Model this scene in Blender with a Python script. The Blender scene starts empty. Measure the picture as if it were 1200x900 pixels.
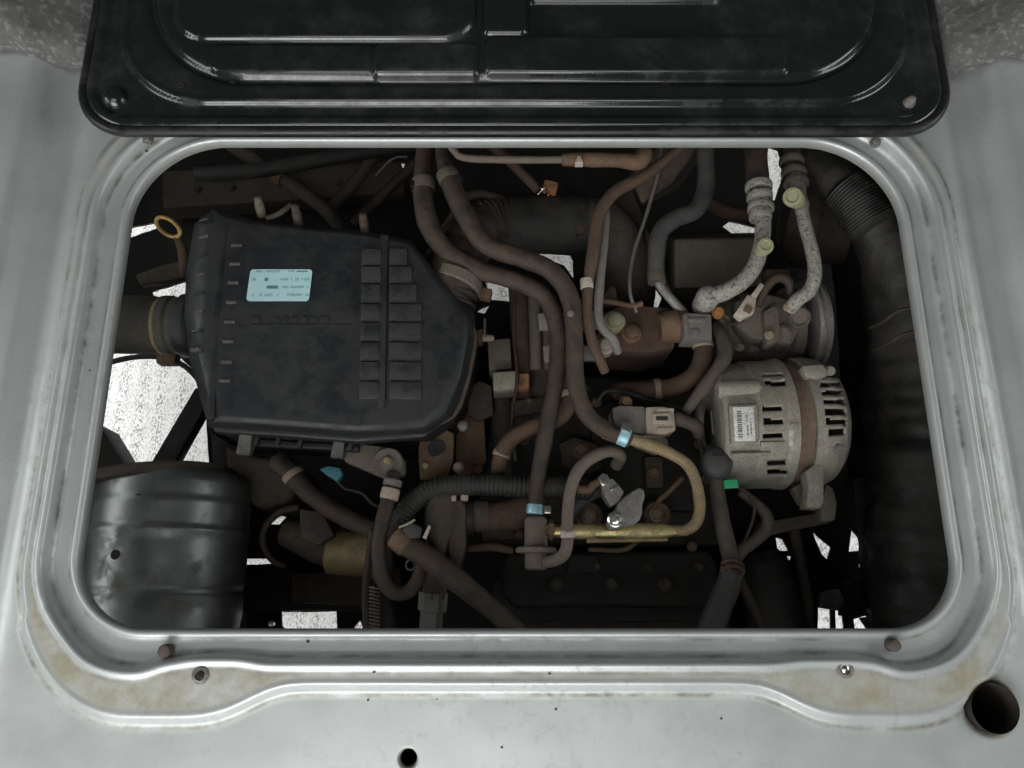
import bpy, bmesh, math, random
import numpy as np
from mathutils import Vector, Matrix, noise as mnoise
R = math.radians
rnd = random.Random(7)
S = bpy.context.scene
COL = S.collection

# ------------------------------------------------------------------ camera, world, lamps, exposure
CAM_H, TILT, FPX = 0.73, R(15.6), 900.0
cam_d = bpy.data.cameras.new('camera'); cam = bpy.data.objects.new('camera', cam_d); COL.objects.link(cam)
cam.location = (0, 0, CAM_H); cam.rotation_euler = (TILT, 0, 0)
cam_d.sensor_width = 36; cam_d.lens = 36 * FPX / 1200; cam_d.clip_start = 0.01; cam_d.clip_end = 50
S.camera = cam
W = bpy.data.worlds.new('World'); S.world = W; W.use_nodes = True
W.node_tree.nodes['Background'].inputs[0].default_value = (0.96, 1.0, 0.98, 1)
W.node_tree.nodes['Background'].inputs[1].default_value = 0.05
S.view_settings.view_transform = 'Standard'; S.view_settings.look = 'None'
S.view_settings.exposure = 0.28; S.view_settings.gamma = 1
S.cycles.use_denoising = True; S.cycles.max_bounces = 6

def lamp(name, loc, target, sx, sy, power, col):
    d = bpy.data.lights.new(name, 'AREA'); d.shape = 'RECTANGLE'; d.size = sx; d.size_y = sy
    d.energy = power; d.color = col
    o = bpy.data.objects.new(name, d); COL.objects.link(o); o.location = loc
    o.rotation_euler = (Vector(target) - Vector(loc)).to_track_quat('-Z', 'Y').to_euler()
    return o
# daylight through the open door behind the photographer, and the van's side windows
lamp('door_daylight', (-0.40, -1.35, 0.85), (0, 0.1, 0), 1.4, 0.7, 19, (1.0, 0.995, 0.98))
lamp('overhead_fill', (-0.12, -0.85, 1.75), (0, 0.0, 0), 1.4, 0.8, 8.5, (1.0, 0.995, 0.98))  # added overhead fill lamp that brightens the near floor, not a real window
lamp('window_daylight', (-1.5, 0.0, 0.70), (0.2, 0.15, -.1), 0.9, 0.4, 4, (0.96, 1.0, 0.99))
lamp('window_daylight', (1.5, 0.2, 0.6), (0, 0.2, 0), 0.9, 0.35, 3.5, (0.96, 1.0, 0.99))
# daylight reaching the ground under the van from its open sides
for sx in (-1, 1):
    lamp('under_van_daylight', (sx * 1.5, 0.3, -0.40), (sx * 0.2, 0.3, -0.64), 1.8, 0.4, 46, (1.0, 0.995, 0.99))
lamp('under_van_daylight', (0, -1.4, -0.40), (0, 0.2, -0.64), 2.0, 0.4, 38, (1.0, 0.995, 0.99))

# ------------------------------------------------------------------ picture point -> place
CT, ST = math.cos(TILT), math.sin(TILT)
def depth(py, z): return (CAM_H - z) / (CT - (450 - py) / FPX * ST)
def at(px, py, z):
    v = (450 - py) / FPX; t = depth(py, z)
    return Vector((t * (px - 600) / FPX, t * (ST + v * CT), z))
def mpp(py, z): return depth(py, z) / FPX

# ------------------------------------------------------------------ materials
MATS = {}
def material(name, base, rough=0.6, metal=0.0, dust=None, dust_amt=0.5, scale=60, speck=None, bump=0.15,
             bump_scale=400, spec=0.5, coat=0.0, var=0.25, fine=0.38, rvar=0.12):
    m = bpy.data.materials.new(name); m.use_nodes = True; MATS[name] = m
    nt = m.node_tree; N, L = nt.nodes, nt.links
    b = N['Principled BSDF']; b.inputs['Metallic'].default_value = metal
    b.inputs['Specular IOR Level'].default_value = spec
    b.inputs['Coat Weight'].default_value = coat
    tc = N.new('ShaderNodeTexCoord')
    n1 = N.new('ShaderNodeTexNoise'); n1.inputs['Scale'].default_value = scale; n1.inputs['Detail'].default_value = 6
    n1.inputs['Roughness'].default_value = 0.65
    L.new(tc.outputs['Object'], n1.inputs['Vector'])
    c0 = N.new('ShaderNodeMix'); c0.data_type = 'RGBA'
    c0.inputs[6].default_value = (*[c * (1 - var) for c in base], 1); c0.inputs[7].default_value = (*[min(1, c * (1 + var)) for c in base], 1)
    L.new(n1.outputs['Fac'], c0.inputs[0])
    col = c0.outputs[2]
    rv = N.new('ShaderNodeMapRange'); rv.inputs[3].default_value = max(0.05, rough - rvar); rv.inputs[4].default_value = min(1, rough + rvar)
    L.new(n1.outputs['Fac'], rv.inputs[0]); rsock = rv.outputs[0]
    if dust:
        n2 = N.new('ShaderNodeTexNoise'); n2.inputs['Scale'].default_value = scale * 0.55; n2.inputs['Detail'].default_value = 8
        n2.inputs['Roughness'].default_value = 0.7
        L.new(tc.outputs['Object'], n2.inputs['Vector'])
        g = N.new('ShaderNodeNewGeometry'); sp = N.new('ShaderNodeSeparateXYZ'); L.new(g.outputs['Normal'], sp.inputs[0])
        up = N.new('ShaderNodeMapRange'); up.inputs[1].default_value = -0.2; up.inputs[2].default_value = 0.95
        up.inputs[3].default_value = 0.25; up.inputs[4].default_value = 1.0
        L.new(sp.outputs['Z'], up.inputs[0])
        mr = N.new('ShaderNodeMapRange'); mr.inputs[1].default_value = 0.62 - dust_amt * 0.5; mr.inputs[2].default_value = 0.80 - dust_amt * 0.3
        L.new(n2.outputs['Fac'], mr.inputs[0])
        mu = N.new('ShaderNodeMath'); mu.operation = 'MULTIPLY'; L.new(mr.outputs[0], mu.inputs[0]); L.new(up.outputs[0], mu.inputs[1])
        c1 = N.new('ShaderNodeMix'); c1.data_type = 'RGBA'; L.new(mu.outputs[0], c1.inputs[0]); L.new(col, c1.inputs[6])
        c1.inputs[7].default_value = (*dust, 1); col = c1.outputs[2]
        r2 = N.new('ShaderNodeMix'); L.new(mu.outputs[0], r2.inputs[0]); L.new(rsock, r2.inputs[2]); r2.inputs[3].default_value = 0.9
        rsock = r2.outputs[0]
        if metal > 0:
            m2 = N.new('ShaderNodeMix'); L.new(mu.outputs[0], m2.inputs[0]); m2.inputs[2].default_value = metal; m2.inputs[3].default_value = 0.0
            L.new(m2.outputs[0], b.inputs['Metallic'])
    if dust:
        nf = N.new('ShaderNodeTexNoise'); nf.inputs['Scale'].default_value = scale * 6; nf.inputs['Detail'].default_value = 5; nf.inputs['Roughness'].default_value = .75
        L.new(tc.outputs['Object'], nf.inputs['Vector'])
        rf = N.new('ShaderNodeMapRange'); rf.inputs[1].default_value = .3; rf.inputs[2].default_value = .7; rf.inputs[3].default_value = 1 - fine; rf.inputs[4].default_value = 1 + fine
        L.new(nf.outputs['Fac'], rf.inputs[0])
        vf = N.new('ShaderNodeVectorMath'); vf.operation = 'SCALE'; L.new(col, vf.inputs[0]); L.new(rf.outputs[0], vf.inputs['Scale']); col = vf.outputs[0]
    if speck:
        sc, sa, sb, scol = speck
        n3 = N.new('ShaderNodeTexNoise'); n3.inputs['Scale'].default_value = sc; n3.inputs['Detail'].default_value = 3
        L.new(tc.outputs['Object'], n3.inputs['Vector'])
        m3 = N.new('ShaderNodeMapRange'); m3.inputs[1].default_value = sa; m3.inputs[2].default_value = sb
        L.new(n3.outputs['Fac'], m3.inputs[0])
        c3 = N.new('ShaderNodeMix'); c3.data_type = 'RGBA'; L.new(m3.outputs[0], c3.inputs[0]); L.new(col, c3.inputs[6])
        c3.inputs[7].default_value = (*scol, 1); col = c3.outputs[2]
    L.new(col, b.inputs['Base Color']); L.new(rsock, b.inputs['Roughness'])
    if bump:
        n4 = N.new('ShaderNodeTexNoise'); n4.inputs['Scale'].default_value = bump_scale; n4.inputs['Detail'].default_value = 4
        L.new(tc.outputs['Object'], n4.inputs['Vector'])
        bp = N.new('ShaderNodeBump'); bp.inputs['Strength'].default_value = bump; bp.inputs['Distance'].default_value = 0.001
        L.new(n4.outputs['Fac'], bp.inputs['Height']); L.new(bp.outputs[0], b.inputs['Normal'])
    return m
DB = (0.070, 0.046, 0.030)     # brown road dust
DG = (0.13, 0.118, 0.098)    # grey dust
M_black = material('black_plastic', (0.0105, 0.0115, 0.0135), 0.46, dust=(0.022, 0.0225, 0.023), dust_amt=0.4, scale=34, fine=.3, bump=0.2, bump_scale=900)
M_blackrib = material('rubbed_black_plastic', (0.0105, 0.0115, 0.0135), 0.42, dust=(0.028, 0.027, 0.025), dust_amt=0.45, scale=60)
M_blackdust = material('dusty_black_plastic', (0.030, 0.030, 0.030), 0.6, dust=(0.10, 0.096, 0.084), dust_amt=0.8, scale=40)
M_rubber = material('dusty_rubber', (0.020, 0.015, 0.012), 0.62, dust=DB, dust_amt=0.55, scale=110, fine=.5)
M_rubber_dark = material('dark_rubber', (0.011, 0.011, 0.011), 0.55, dust=(0.040, 0.036, 0.031), dust_amt=0.5, scale=60)
M_rubber_brown = material('rust_dusted_rubber', (0.046, 0.027, 0.018), 0.75, dust=(0.095, 0.058, 0.038), dust_amt=0.75, scale=70)
M_grime = material('oily_grime', (0.009, 0.0075, 0.007), 0.6, dust=(0.022, 0.018, 0.015), dust_amt=0.5, scale=35)
M_grimeb = material('brown_grime', (0.030, 0.023, 0.018), 0.72, dust=(0.075, 0.056, 0.041), dust_amt=0.6, scale=40)
M_alu = material('dusty_cast_aluminium', (0.36, 0.345, 0.30), 0.42, 0.7, dust=(0.225, 0.20, 0.155), dust_amt=0.6, scale=80, bump=0.5, bump_scale=600)
M_alud = material('dirty_cast_aluminium', (0.11, 0.10, 0.082), 0.6, 0.25, dust=(0.125, 0.105, 0.082), dust_amt=0.85, scale=60, bump=0.4)
M_steel = material('grey_steel', (0.30, 0.29, 0.28), 0.45, 0.7, dust=DG, dust_amt=0.6, scale=80)
M_rust = material('rusty_steel', (0.11, 0.060, 0.034), 0.8, 0.1, dust=(0.16, 0.105, 0.065), dust_amt=0.6, scale=90, bump=0.5)
M_lam = material('rusty_laminations', (0.13, 0.085, 0.06), 0.75, 0.2, dust=(0.20, 0.145, 0.11), dust_amt=0.6, scale=120)
M_zinc = material('yellow_zinc', (0.62, 0.53, 0.25), 0.32, 0.9, dust=(0.20, 0.16, 0.10), dust_amt=0.35, scale=60, bump=0.1)
M_zincd = material('dull_yellow_zinc', (0.34, 0.26, 0.13), 0.45, 0.6, dust=(0.22, 0.165, 0.10), dust_amt=0.6, scale=70)
M_acpipe = material('speckled_pipe', (0.26, 0.25, 0.22), 0.6, 0.2, dust=(0.33, 0.32, 0.28), dust_amt=0.6, scale=90,
                    speck=(260, 0.52, 0.68, (0.11, 0.083, 0.066)), bump=0.4)
M_cap = material('pale_green_cap', (0.32, 0.32, 0.19), 0.5, dust=(0.28, 0.26, 0.165), dust_amt=0.5, scale=150)
M_silver = material('silver_drum_paint', (0.17, 0.18, 0.175), 0.40, 0.75, dust=(0.10, 0.098, 0.080), dust_amt=0.22, scale=40, fine=.10, bump=0.03, rvar=.03, var=.06)
M_label = material('pale_cyan_label', (0.43, 0.66, 0.70), 0.45, bump=0, var=0.06)
M_ink = material('label_ink', (0.10, 0.20, 0.24), 0.5, bump=0)
M_inkl = material('faint_label_ink', (0.24, 0.42, 0.46), 0.5, bump=0)
M_white = material('white_sticker', (0.66, 0.65, 0.63), 0.5, bump=0, var=0.08, dust=(0.45, 0.43, 0.38), dust_amt=0.3)
M_inkg = material('grey_ink', (0.10, 0.10, 0.10), 0.5, bump=0)
M_conn = material('grey_connector', (0.115, 0.112, 0.112), 0.6, dust=(0.165, 0.148, 0.13), dust_amt=0.75, scale=80)
M_beige = material('beige_connector', (0.30, 0.25, 0.20), 0.6, dust=(0.36, 0.30, 0.24), dust_amt=0.6, scale=90)
M_whitec = material('dirty_white_connector', (0.48, 0.44, 0.38), 0.6, dust=(0.36, 0.29, 0.23), dust_amt=0.5, scale=90)
M_teal = material('teal_clip', (0.035, 0.16, 0.19), 0.5, dust=(0.12, 0.16, 0.16), dust_amt=0.3)
M_green = material('green_tag', (0.03, 0.40, 0.17), 0.5, bump=0)
M_blueband = material('pale_blue_band', (0.33, 0.55, 0.62), 0.4, 0.3, bump=0)
M_orange = material('orange_plastic', (0.36, 0.16, 0.05), 0.6, dust=DB, dust_amt=0.4, scale=90)
M_amber = material('yellow_wire', (0.52, 0.34, 0.10), 0.5, dust=DB, dust_amt=0.3)
M_bright = material('bright_metal', (0.70, 0.68, 0.66), 0.22, 1.0, bump=0)
M_screw = material('grubby_screw', (0.33, 0.27, 0.20), 0.5, 0.5, dust=(0.26, 0.20, 0.14), dust_amt=0.6, scale=150)
M_beighose = material('beige_dusty_hose', (0.115, 0.095, 0.076), 0.75, dust=(0.16, 0.13, 0.102), dust_amt=0.8, scale=90)
M_olive = material('olive_brown_duct', (0.050, 0.047, 0.037), 0.6, dust=(0.085, 0.076, 0.056), dust_amt=0.6, scale=40)
M_greywrap = material('blue_grey_wrap', (0.046, 0.052, 0.056), 0.55, dust=(0.070, 0.061, 0.050), dust_amt=0.5, scale=90)
M_tape = material('worn_tape', (0.050, 0.042, 0.035), 0.7, dust=(0.095, 0.076, 0.059), dust_amt=0.75, scale=80)
M_liner = material('black_liner', (0.011, 0.0105, 0.0095), 0.55, dust=(0.042, 0.036, 0.029), dust_amt=0.42, scale=44, bump=1.0, bump_scale=130)
M_plug = material('brown_rubber_plug', (0.10, 0.085, 0.075), 0.8, dust=DB, dust_amt=0.4, scale=200)
M_hole = material('hole_dark', (0.020, 0.014, 0.010), 0.9, bump=0)

# ------------------------------------------------------------------ mesh helpers
def adopt(o, parent):
    if parent is not None:
        o.parent = parent
        o.matrix_parent_inverse = Matrix.Translation(-Vector(parent.location))
def mk(name, verts, faces, mat, parent=None, smooth=38, bevel=0.0, segs=2):
    me = bpy.data.meshes.new(name)
    if bevel:
        bm = bmesh.new(); vs = [bm.verts.new(v) for v in verts]; bm.verts.ensure_lookup_table()
        for f in faces:
            try: bm.faces.new([vs[i] for i in f])
            except ValueError: pass
        bmesh.ops.recalc_face_normals(bm, faces=bm.faces)
        es = [e for e in bm.edges if len(e.link_faces) == 2 and e.calc_face_angle(0) > R(28)]
        bmesh.ops.bevel(bm, geom=es, offset=bevel, segments=segs, profile=0.6, affect='EDGES', clamp_overlap=True)
        bm.to_mesh(me); bm.free()
    else:
        me.from_pydata([tuple(v) for v in verts], [], faces)
        bm = bmesh.new(); bm.from_mesh(me); bmesh.ops.recalc_face_normals(bm, faces=bm.faces); bm.to_mesh(me); bm.free()
    me.validate()
    if smooth:
        me.polygons.foreach_set('use_smooth', [True] * len(me.polygons)); me.set_sharp_from_angle(angle=R(smooth))
    me.materials.append(mat)
    o = bpy.data.objects.new(name, me); COL.objects.link(o); adopt(o, parent)
    return o
def thing(name, label, cat, loc, group=None):
    o = bpy.data.objects.new(name, None); COL.objects.link(o); o.location = loc; o.empty_display_size = 0.02
    o['label'] = label; o['category'] = cat
    if group: o['group'] = group
    return o
def tag(o, label, cat, group=None):
    o['label'] = label; o['category'] = cat
    if group: o['group'] = group
    return o
def struct(o): o['kind'] = 'structure'; return o

def crom(P, sub):
    P = [np.array(p, float) for p in P]
    if len(P) == 2: return [P[0] + (P[1] - P[0]) * k / sub for k in range(sub + 1)]
    Q = [2 * P[0] - P[1]] + P + [2 * P[-1] - P[-2]]; out = []
    for i in range(1, len(Q) - 2):
        p0, p1, p2, p3 = Q[i - 1:i + 3]
        for k in range(sub):
            t = k / sub
            out.append(0.5 * (2 * p1 + (p2 - p0) * t + (2 * p0 - 5 * p1 + 4 * p2 - p3) * t * t + (3 * p1 - p0 - 3 * p2 + p3) * t ** 3))
    out.append(P[-1]); return out
def sweep(name, path, mat, parent=None, seg=14, rib=None, wob=0.03, round_end=True):
    """path: list of (x,y,z,r) in metres"""
    P = np.array(path); n = len(P); T = np.gradient(P[:, :3], axis=0); T /= np.linalg.norm(T, axis=1)[:, None] + 1e-12
    u = np.cross(T[0], (0.3, 0.2, 1.0)); u /= np.linalg.norm(u)
    verts, faces, s = [], [], 0.0
    ph = rnd.random() * 9
    for i in range(n):
        if i: s += np.linalg.norm(P[i, :3] - P[i - 1, :3])
        u = u - T[i] * np.dot(u, T[i]); u /= np.linalg.norm(u); w = np.cross(T[i], u)
        r = P[i, 3]
        if rib: r *= 1 + rib[1] * (0.5 + 0.5 * math.copysign(abs(math.cos(2 * math.pi * s / rib[0])) ** 0.6, math.cos(2 * math.pi * s / rib[0])))
        else: r *= 1 + wob * math.sin(s * 130 + ph) * math.sin(s * 61 + ph * 2)
        for k in range(seg):
            a = 2 * math.pi * k / seg
            d_ = math.cos(a) * u + math.sin(a) * w; q_ = P[i, :3] + r * d_
            if wob: q_ = q_ + d_ * r * wob * 1.6 * mnoise.noise((q_[0] * 70, q_[1] * 70, q_[2] * 70 + ph))
            verts.append(q_)
    for i in range(n - 1):
        for k in range(seg):
            k2 = (k + 1) % seg
            faces.append((i * seg + k, i * seg + k2, (i + 1) * seg + k2, (i + 1) * seg + k))
    for e, i in ((-1, 0), (1, n - 1)):
        prev = [i * seg + k for k in range(seg)]
        if round_end:
            base = len(verts)
            for k in range(seg): verts.append(P[i, :3] + (np.array(verts[prev[k]]) - P[i, :3]) * 0.78 + T[i] * e * P[i, 3] * 0.22)
            new = [base + k for k in range(seg)]
            for k in range(seg): faces.append((prev[k], prev[(k + 1) % seg], new[(k + 1) % seg], new[k]))
            prev = new
        faces.append(tuple(prev))
    return mk(name, verts, faces, mat, parent, smooth=50)
def pathpts(pts, sub=9):
    W4 = []
    for p in pts:
        v = at(p[0], p[1], p[2]); W4.append((v.x, v.y, v.z, p[3] * mpp(p[1], p[2])))
    return crom(W4, sub)
def tube(name, pts, mat, parent=None, seg=14, sub=9, rib=None, wob=0.03):
    if rib:
        pl = pathpts(pts, 6); L = sum(np.linalg.norm(pl[i + 1][:3] - pl[i][:3]) for i in range(len(pl) - 1))
        sub = max(6, int(L / rib[0] * 7 / max(1, len(pts) - 1)))
    return sweep(name, pathpts(pts, sub), mat, parent, seg, rib, wob)
def lathe(name, A, B, prof, mat, parent=None, seg=28, smooth=35, keep=None, wave=None):
    """prof: (s along A->B in metres, radius in metres); keep(i,k)->bool drops faces"""
    A, B = Vector(A), Vector(B); ax = (B - A).normalized()
    u = ax.cross(Vector((0, 0, 1)))
    if u.length < 0.1: u = ax.cross(Vector((0, 1, 0)))
    u.normalize(); w = u.cross(ax)
    verts, faces = [], []
    for s, r in prof:
        for k in range(seg):
            a = 2 * math.pi * k / seg; rr = r * (wave(s, a) if wave else 1)
            verts.append(A + ax * s + (u * math.cos(a) + w * math.sin(a)) * max(rr, 1e-5))
    for i in range(len(prof) - 1):
        for k in range(seg):
            k2 = (k + 1) % seg
            if keep and not keep((verts[i * seg + k] + verts[(i + 1) * seg + k2]) / 2): continue
            faces.append((i * seg + k, i * seg + k2, (i + 1) * seg + k2, (i + 1) * seg + k))
    if not keep:
        faces.append(tuple(range(seg))); faces.append(tuple((len(prof) - 1) * seg + k for k in range(seg)))
    return mk(name, verts, faces, mat, parent, smooth=smooth)
def cyl(name, A, B, r, mat, parent=None, r2=None, seg=24, bev=None):
    A, B = Vector(A), Vector(B); L = (B - A).length; r2 = r if r2 is None else r2
    b = min(r, r2, L) * 0.12 if bev is None else bev
    return lathe(name, A, B, [(0, r - b), (b * .4, r - b * .3), (b, r), (L - b, r2), (L - b * .4, r2 - b * .3), (L, r2 - b)], mat, parent, seg, smooth=50)
def box(name, px, py, z, w, h, d, mat, parent=None, rot=0, bevel=0.0012, tilt=(0, 0), taper=1.0):
    """px,py,z: centre of the top face; w,h in picture pixels there, d in metres downwards"""
    c = at(px, py, z); m = mpp(py, z); w *= m / 2; h *= m / 2
    vs = [(-w, -h, 0), (w, -h, 0), (w, h, 0), (-w, h, 0)]
    vs = [Vector(v) for v in vs] + [Vector((v[0] / taper, v[1] / taper, -d)) for v in vs]
    M = Matrix.Translation(c) @ Matrix.Rotation(R(rot), 4, 'Z') @ Matrix.Rotation(R(tilt[0]), 4, 'X') @ Matrix.Rotation(R(tilt[1]), 4, 'Y')
    fs = [(0, 1, 2, 3), (7, 6, 5, 4), (0, 4, 5, 1), (1, 5, 6, 2), (2, 6, 7, 3), (3, 7, 4, 0)]
    return mk(name, [M @ v for v in vs], fs, mat, parent, bevel=bevel)
def loft(name, loops, mat, parent=None, bevel=0.002, segs=2):
    n = len(loops[0]); vs = [v for lp in loops for v in lp]; fs = []
    for i in range(len(loops) - 1):
        for k in range(n):
            k2 = (k + 1) % n; fs.append((i * n + k, i * n + k2, (i + 1) * n + k2, (i + 1) * n + k))
    fs.append(tuple(range(n))); fs.append(tuple((len(loops) - 1) * n + k for k in range(n)))
    return mk(name, vs, fs, mat, parent, bevel=bevel, segs=segs)
def prism(name, poly, ztop, zbot, mat, parent=None, bevel=0.002, zs=None, segs=2):
    top = [at(p[0], p[1], ztop + (zs[i] if zs else 0)) for i, p in enumerate(poly)]
    return loft(name, [[Vector((v.x, v.y, zbot)) for v in top], top], mat, parent, bevel, segs)
def bolt(name, px, py, z, r, mat, parent=None, hexa=True, h=None):
    c = at(px, py, z); m = mpp(py, z); r *= m; h = h or r * 0.8
    vs, fs = [], []
    def ring(rr, zz, seg, off=0):
        b = len(vs)
        for k in range(seg): a = 2 * math.pi * k / seg + off; vs.append(c + Vector((rr * math.cos(a), rr * math.sin(a), zz)))
        return b
    seg = 18; off = rnd.random()
    def rad(k, f): # hex-ish outline on an 18 gon
        a = 2 * math.pi * k / 18; q = (a % (math.pi / 3)) - math.pi / 6
        return f * (math.cos(math.pi / 6) / math.cos(q) if hexa else 1)
    rings = [(1.0, -h * 1.5, 0), (1.0, -h * .85, 0), (0.97, -h * .75, 0), (.74, -h * .7, 1), (.74, -h * .15, 1), (.66, 0, 1), (.4, .02 * h, 1)]
    for f, zz, hx in rings:
        b = len(vs)
        for k in range(18):
            a = 2 * math.pi * k / 18 + off; rr = r * (rad(k, f) if hx else f)
            vs.append(c + Vector((rr * math.cos(a), rr * math.sin(a), zz)))
    for i in range(len(rings) - 1):
        for k in range(18): fs.append((i * 18 + k, i * 18 + (k + 1) % 18, (i + 1) * 18 + (k + 1) % 18, (i + 1) * 18 + k))
    fs.append(tuple((len(rings) - 1) * 18 + k for k in range(18)))
    return mk(name, vs, fs, mat, parent, smooth=30)
def band(name, px, py, z, r, wid, ang, mat, parent, lug=None, dz=0.0):
    """hose clamp: ring round a hose at a picture point; ang = hose heading in the picture plane (deg, 90 = up)"""
    c = at(px, py, z); m = mpp(py, z); d = Vector((math.cos(R(ang)), math.sin(R(ang)), dz)).normalized()
    h = wid * m / 2; r = r * m
    o = lathe(name, c - d * h, c + d * h, [(0, r * .9), (0, r), (h * .25, r * 1.05), (h * 1.75, r * 1.05), (2 * h, r), (2 * h, r * .9)], mat, parent, 22)
    if lug:
        lx, ly, lmat = lug
        box('clamp_screw', lx, ly, z + r * 0.8, 9, 9, 0.009, lmat, o, rot=ang, bevel=0.002)
    return o
def hose(name, label, pts, mat, cat='hose', group=None, **k):
    return tag(tube(name, pts, mat, **k), label, cat, group)

# ------------------------------------------------------------------ the cabin floor with its opening
OX0, OX1, OY0, OY1 = -0.4045, 0.4120, -0.0265, 0.4775
RC = dict(tl=.092, tr=.095, br=.066, bl=.070)
def outline():
    pts = []
    def arc(cx, cy, r, a0, a1, n=26):
        for k in range(n + 1):
            a = R(a0 + (a1 - a0) * k / n); pts.append((cx + r * math.cos(a), cy + r * math.sin(a), math.cos(a), math.sin(a)))
    def line(x0, y0, x1, y1, nx, ny, n):
        for k in range(1, n): t = k / n; pts.append((x0 + (x1 - x0) * t, y0 + (y1 - y0) * t, nx, ny))
    r = RC
    arc(OX0 + r['bl'], OY0 + r['bl'], r['bl'], 180, 270); line(OX0 + r['bl'], OY0, OX1 - r['br'], OY0, 0, -1, 150)
    arc(OX1 - r['br'], OY0 + r['br'], r['br'], 270, 360); line(OX1, OY0 + r['br'], OX1, OY1 - r['tr'], 1, 0, 60)
    arc(OX1 - r['tr'], OY1 - r['tr'], r['tr'], 0, 90); line(OX1 - r['tr'], OY1, OX0 + r['tl'], OY1, 0, 1, 150)
    arc(OX0 + r['tl'], OY1 - r['tl'], r['tl'], 90, 180); line(OX0, OY1 - r['tl'], OX0, OY0 + r['bl'], -1, 0, 60)
    return pts
def gs(x, c, w, p=2): return math.exp(-abs((x - c) / w) ** p)
def sstep(x, a, b):
    t = min(1, max(0, (x - a) / (b - a))); return t * t * (3 - 2 * t)
def rim_offset(x, y, nx, ny):
    d = 0.054 if ny < -0.5 else 0.050
    bot = max(0, -ny)
    return d + bot * (0.027 * gs(x, -0.31, 0.085, 4) + 0.027 * gs(x, 0.325, 0.085, 4)) + 0.010 * max(0, ny)
def ridge_shift(x, ny): # the inner ridge swings round the two bolt bosses
    return (-0.004 * gs(x, -0.262, .035, 4) - 0.003 * gs(x, 0.28, .04, 4) + 0.007 * gs(x, -0.345, .03, 4) + 0.006 * gs(x, 0.36, .03, 4)) if ny < -0.6 else 0.0
OUT = outline()
NR1, XB, YB0, YB1 = 64, 1.3, -0.7, 1.35
def floor_mesh():
    V, stain, line = [], [], []
    offs = None
    def extra(x, y):
        z = 0.026 * sstep(abs(x - 0.004), 0.500 if x < 0 else .503, 0.522) + 0.010 * sstep(abs(x), 0.545, 0.60)
        z -= 0.006 * gs(abs(x - .003), 0.481, .010) * sstep(y, -.12, -.02)
        z += 0.0011 * mnoise.noise((x * 6, y * 6, 1.7)) + 0.00035 * mnoise.noise((x * 26, y * 26, 4.1))
        return z
    cols = []
    for (x, y, nx, ny) in OUT:
        do = rim_offset(x, y, nx, ny); sh = ridge_shift(x, ny)
        ko = [0, .0015, .006, .0085, .011, .0205, .0235 + sh, .0275 + sh, .0315 + sh, .035 + sh, do - .013, do - .008, do - .001, do + .005, do + .03]
        kz = [-.007, -.002, -.001, -.0045, -.0045, -.0040, -.0015, .0098, .0112, .0082, .0078, .0092, .0012, 0, 0]
        o = np.concatenate([[0, .0008], np.linspace(.0016, do + .008, NR1 - 2)])
        z = np.interp(o, ko, kz)
        zz = z.copy()
        for _ in range(2): zz[1:-1] = (zz[:-2] + 2 * zz[1:-1] + zz[2:]) / 4
        zz[0] = z[0]
        cols.append((o, zz, do, sh))
    n = len(OUT)
    def add(x, y, z, s, l=0.0): V.append((x, y, z)); stain.append(s); line.append(l)
    # hem under the lip
    for (x, y, nx, ny), c in zip(OUT, cols): add(x + nx * .002, y + ny * .002, -.017, 0.5)
    for (x, y, nx, ny), c in zip(OUT, cols): add(x, y, -.0105, 0.3)
    for i in range(NR1):
        for (x, y, nx, ny), (o, z, do, sh) in zip(OUT, cols):
            X, Y = x + nx * o[i], y + ny * o[i]; d = o[i]
            st = sstep(d, .034 + sh, .040 + sh) * (1 - sstep(d, do - .018, do - .006)) + 0.25 * gs(d, .010, .003) + 0.35 * gs(d, do + .003, .004)
            if d < .001: st += .3
            w = sstep(d, 0.02, 0.06)
            ln = .9 * gs(d, .0235 + sh, .0014) + .8 * gs(d, do + .002, .0022) + .7 * gs(d, .0095, .0012) + .5 * gs(d, .037 + sh, .002)
            add(X, Y, z[i] + extra(X, Y) * w, st, ln)
    # outwards to the edge of the sheet
    NR2 = 70
    for i in range(1, NR2 + 1):
        t = (i / NR2); t = 0.55 * t + 0.45 * t ** 3
        for (x, y, nx, ny), (o, z, do, sh) in zip(OUT, cols):
            X0, Y0 = x + nx * o[-1], y + ny * o[-1]
            # end on the outer rectangle along the outward normal, corners spread
            k = 1e9
            if nx > 1e-6: k = min(k, (XB - X0) / nx)
            if nx < -1e-6: k = min(k, (-XB - X0) / nx)
            if ny > 1e-6: k = min(k, (YB1 - Y0) / ny)
            if ny < -1e-6: k = min(k, (YB0 - Y0) / ny)
            X, Y = X0 + nx * k * t, Y0 + ny * k * t
            add(X, Y, extra(X, Y), 0.0)
    F = []
    nr = 2 + NR1 + NR2
    for i in range(nr - 1):
        for k in range(n):
            k2 = (k + 1) % n
            F.append((i * n + k, i * n + k2, (i + 1) * n + k2, (i + 1) * n + k))
    return V, F, stain, line
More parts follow.
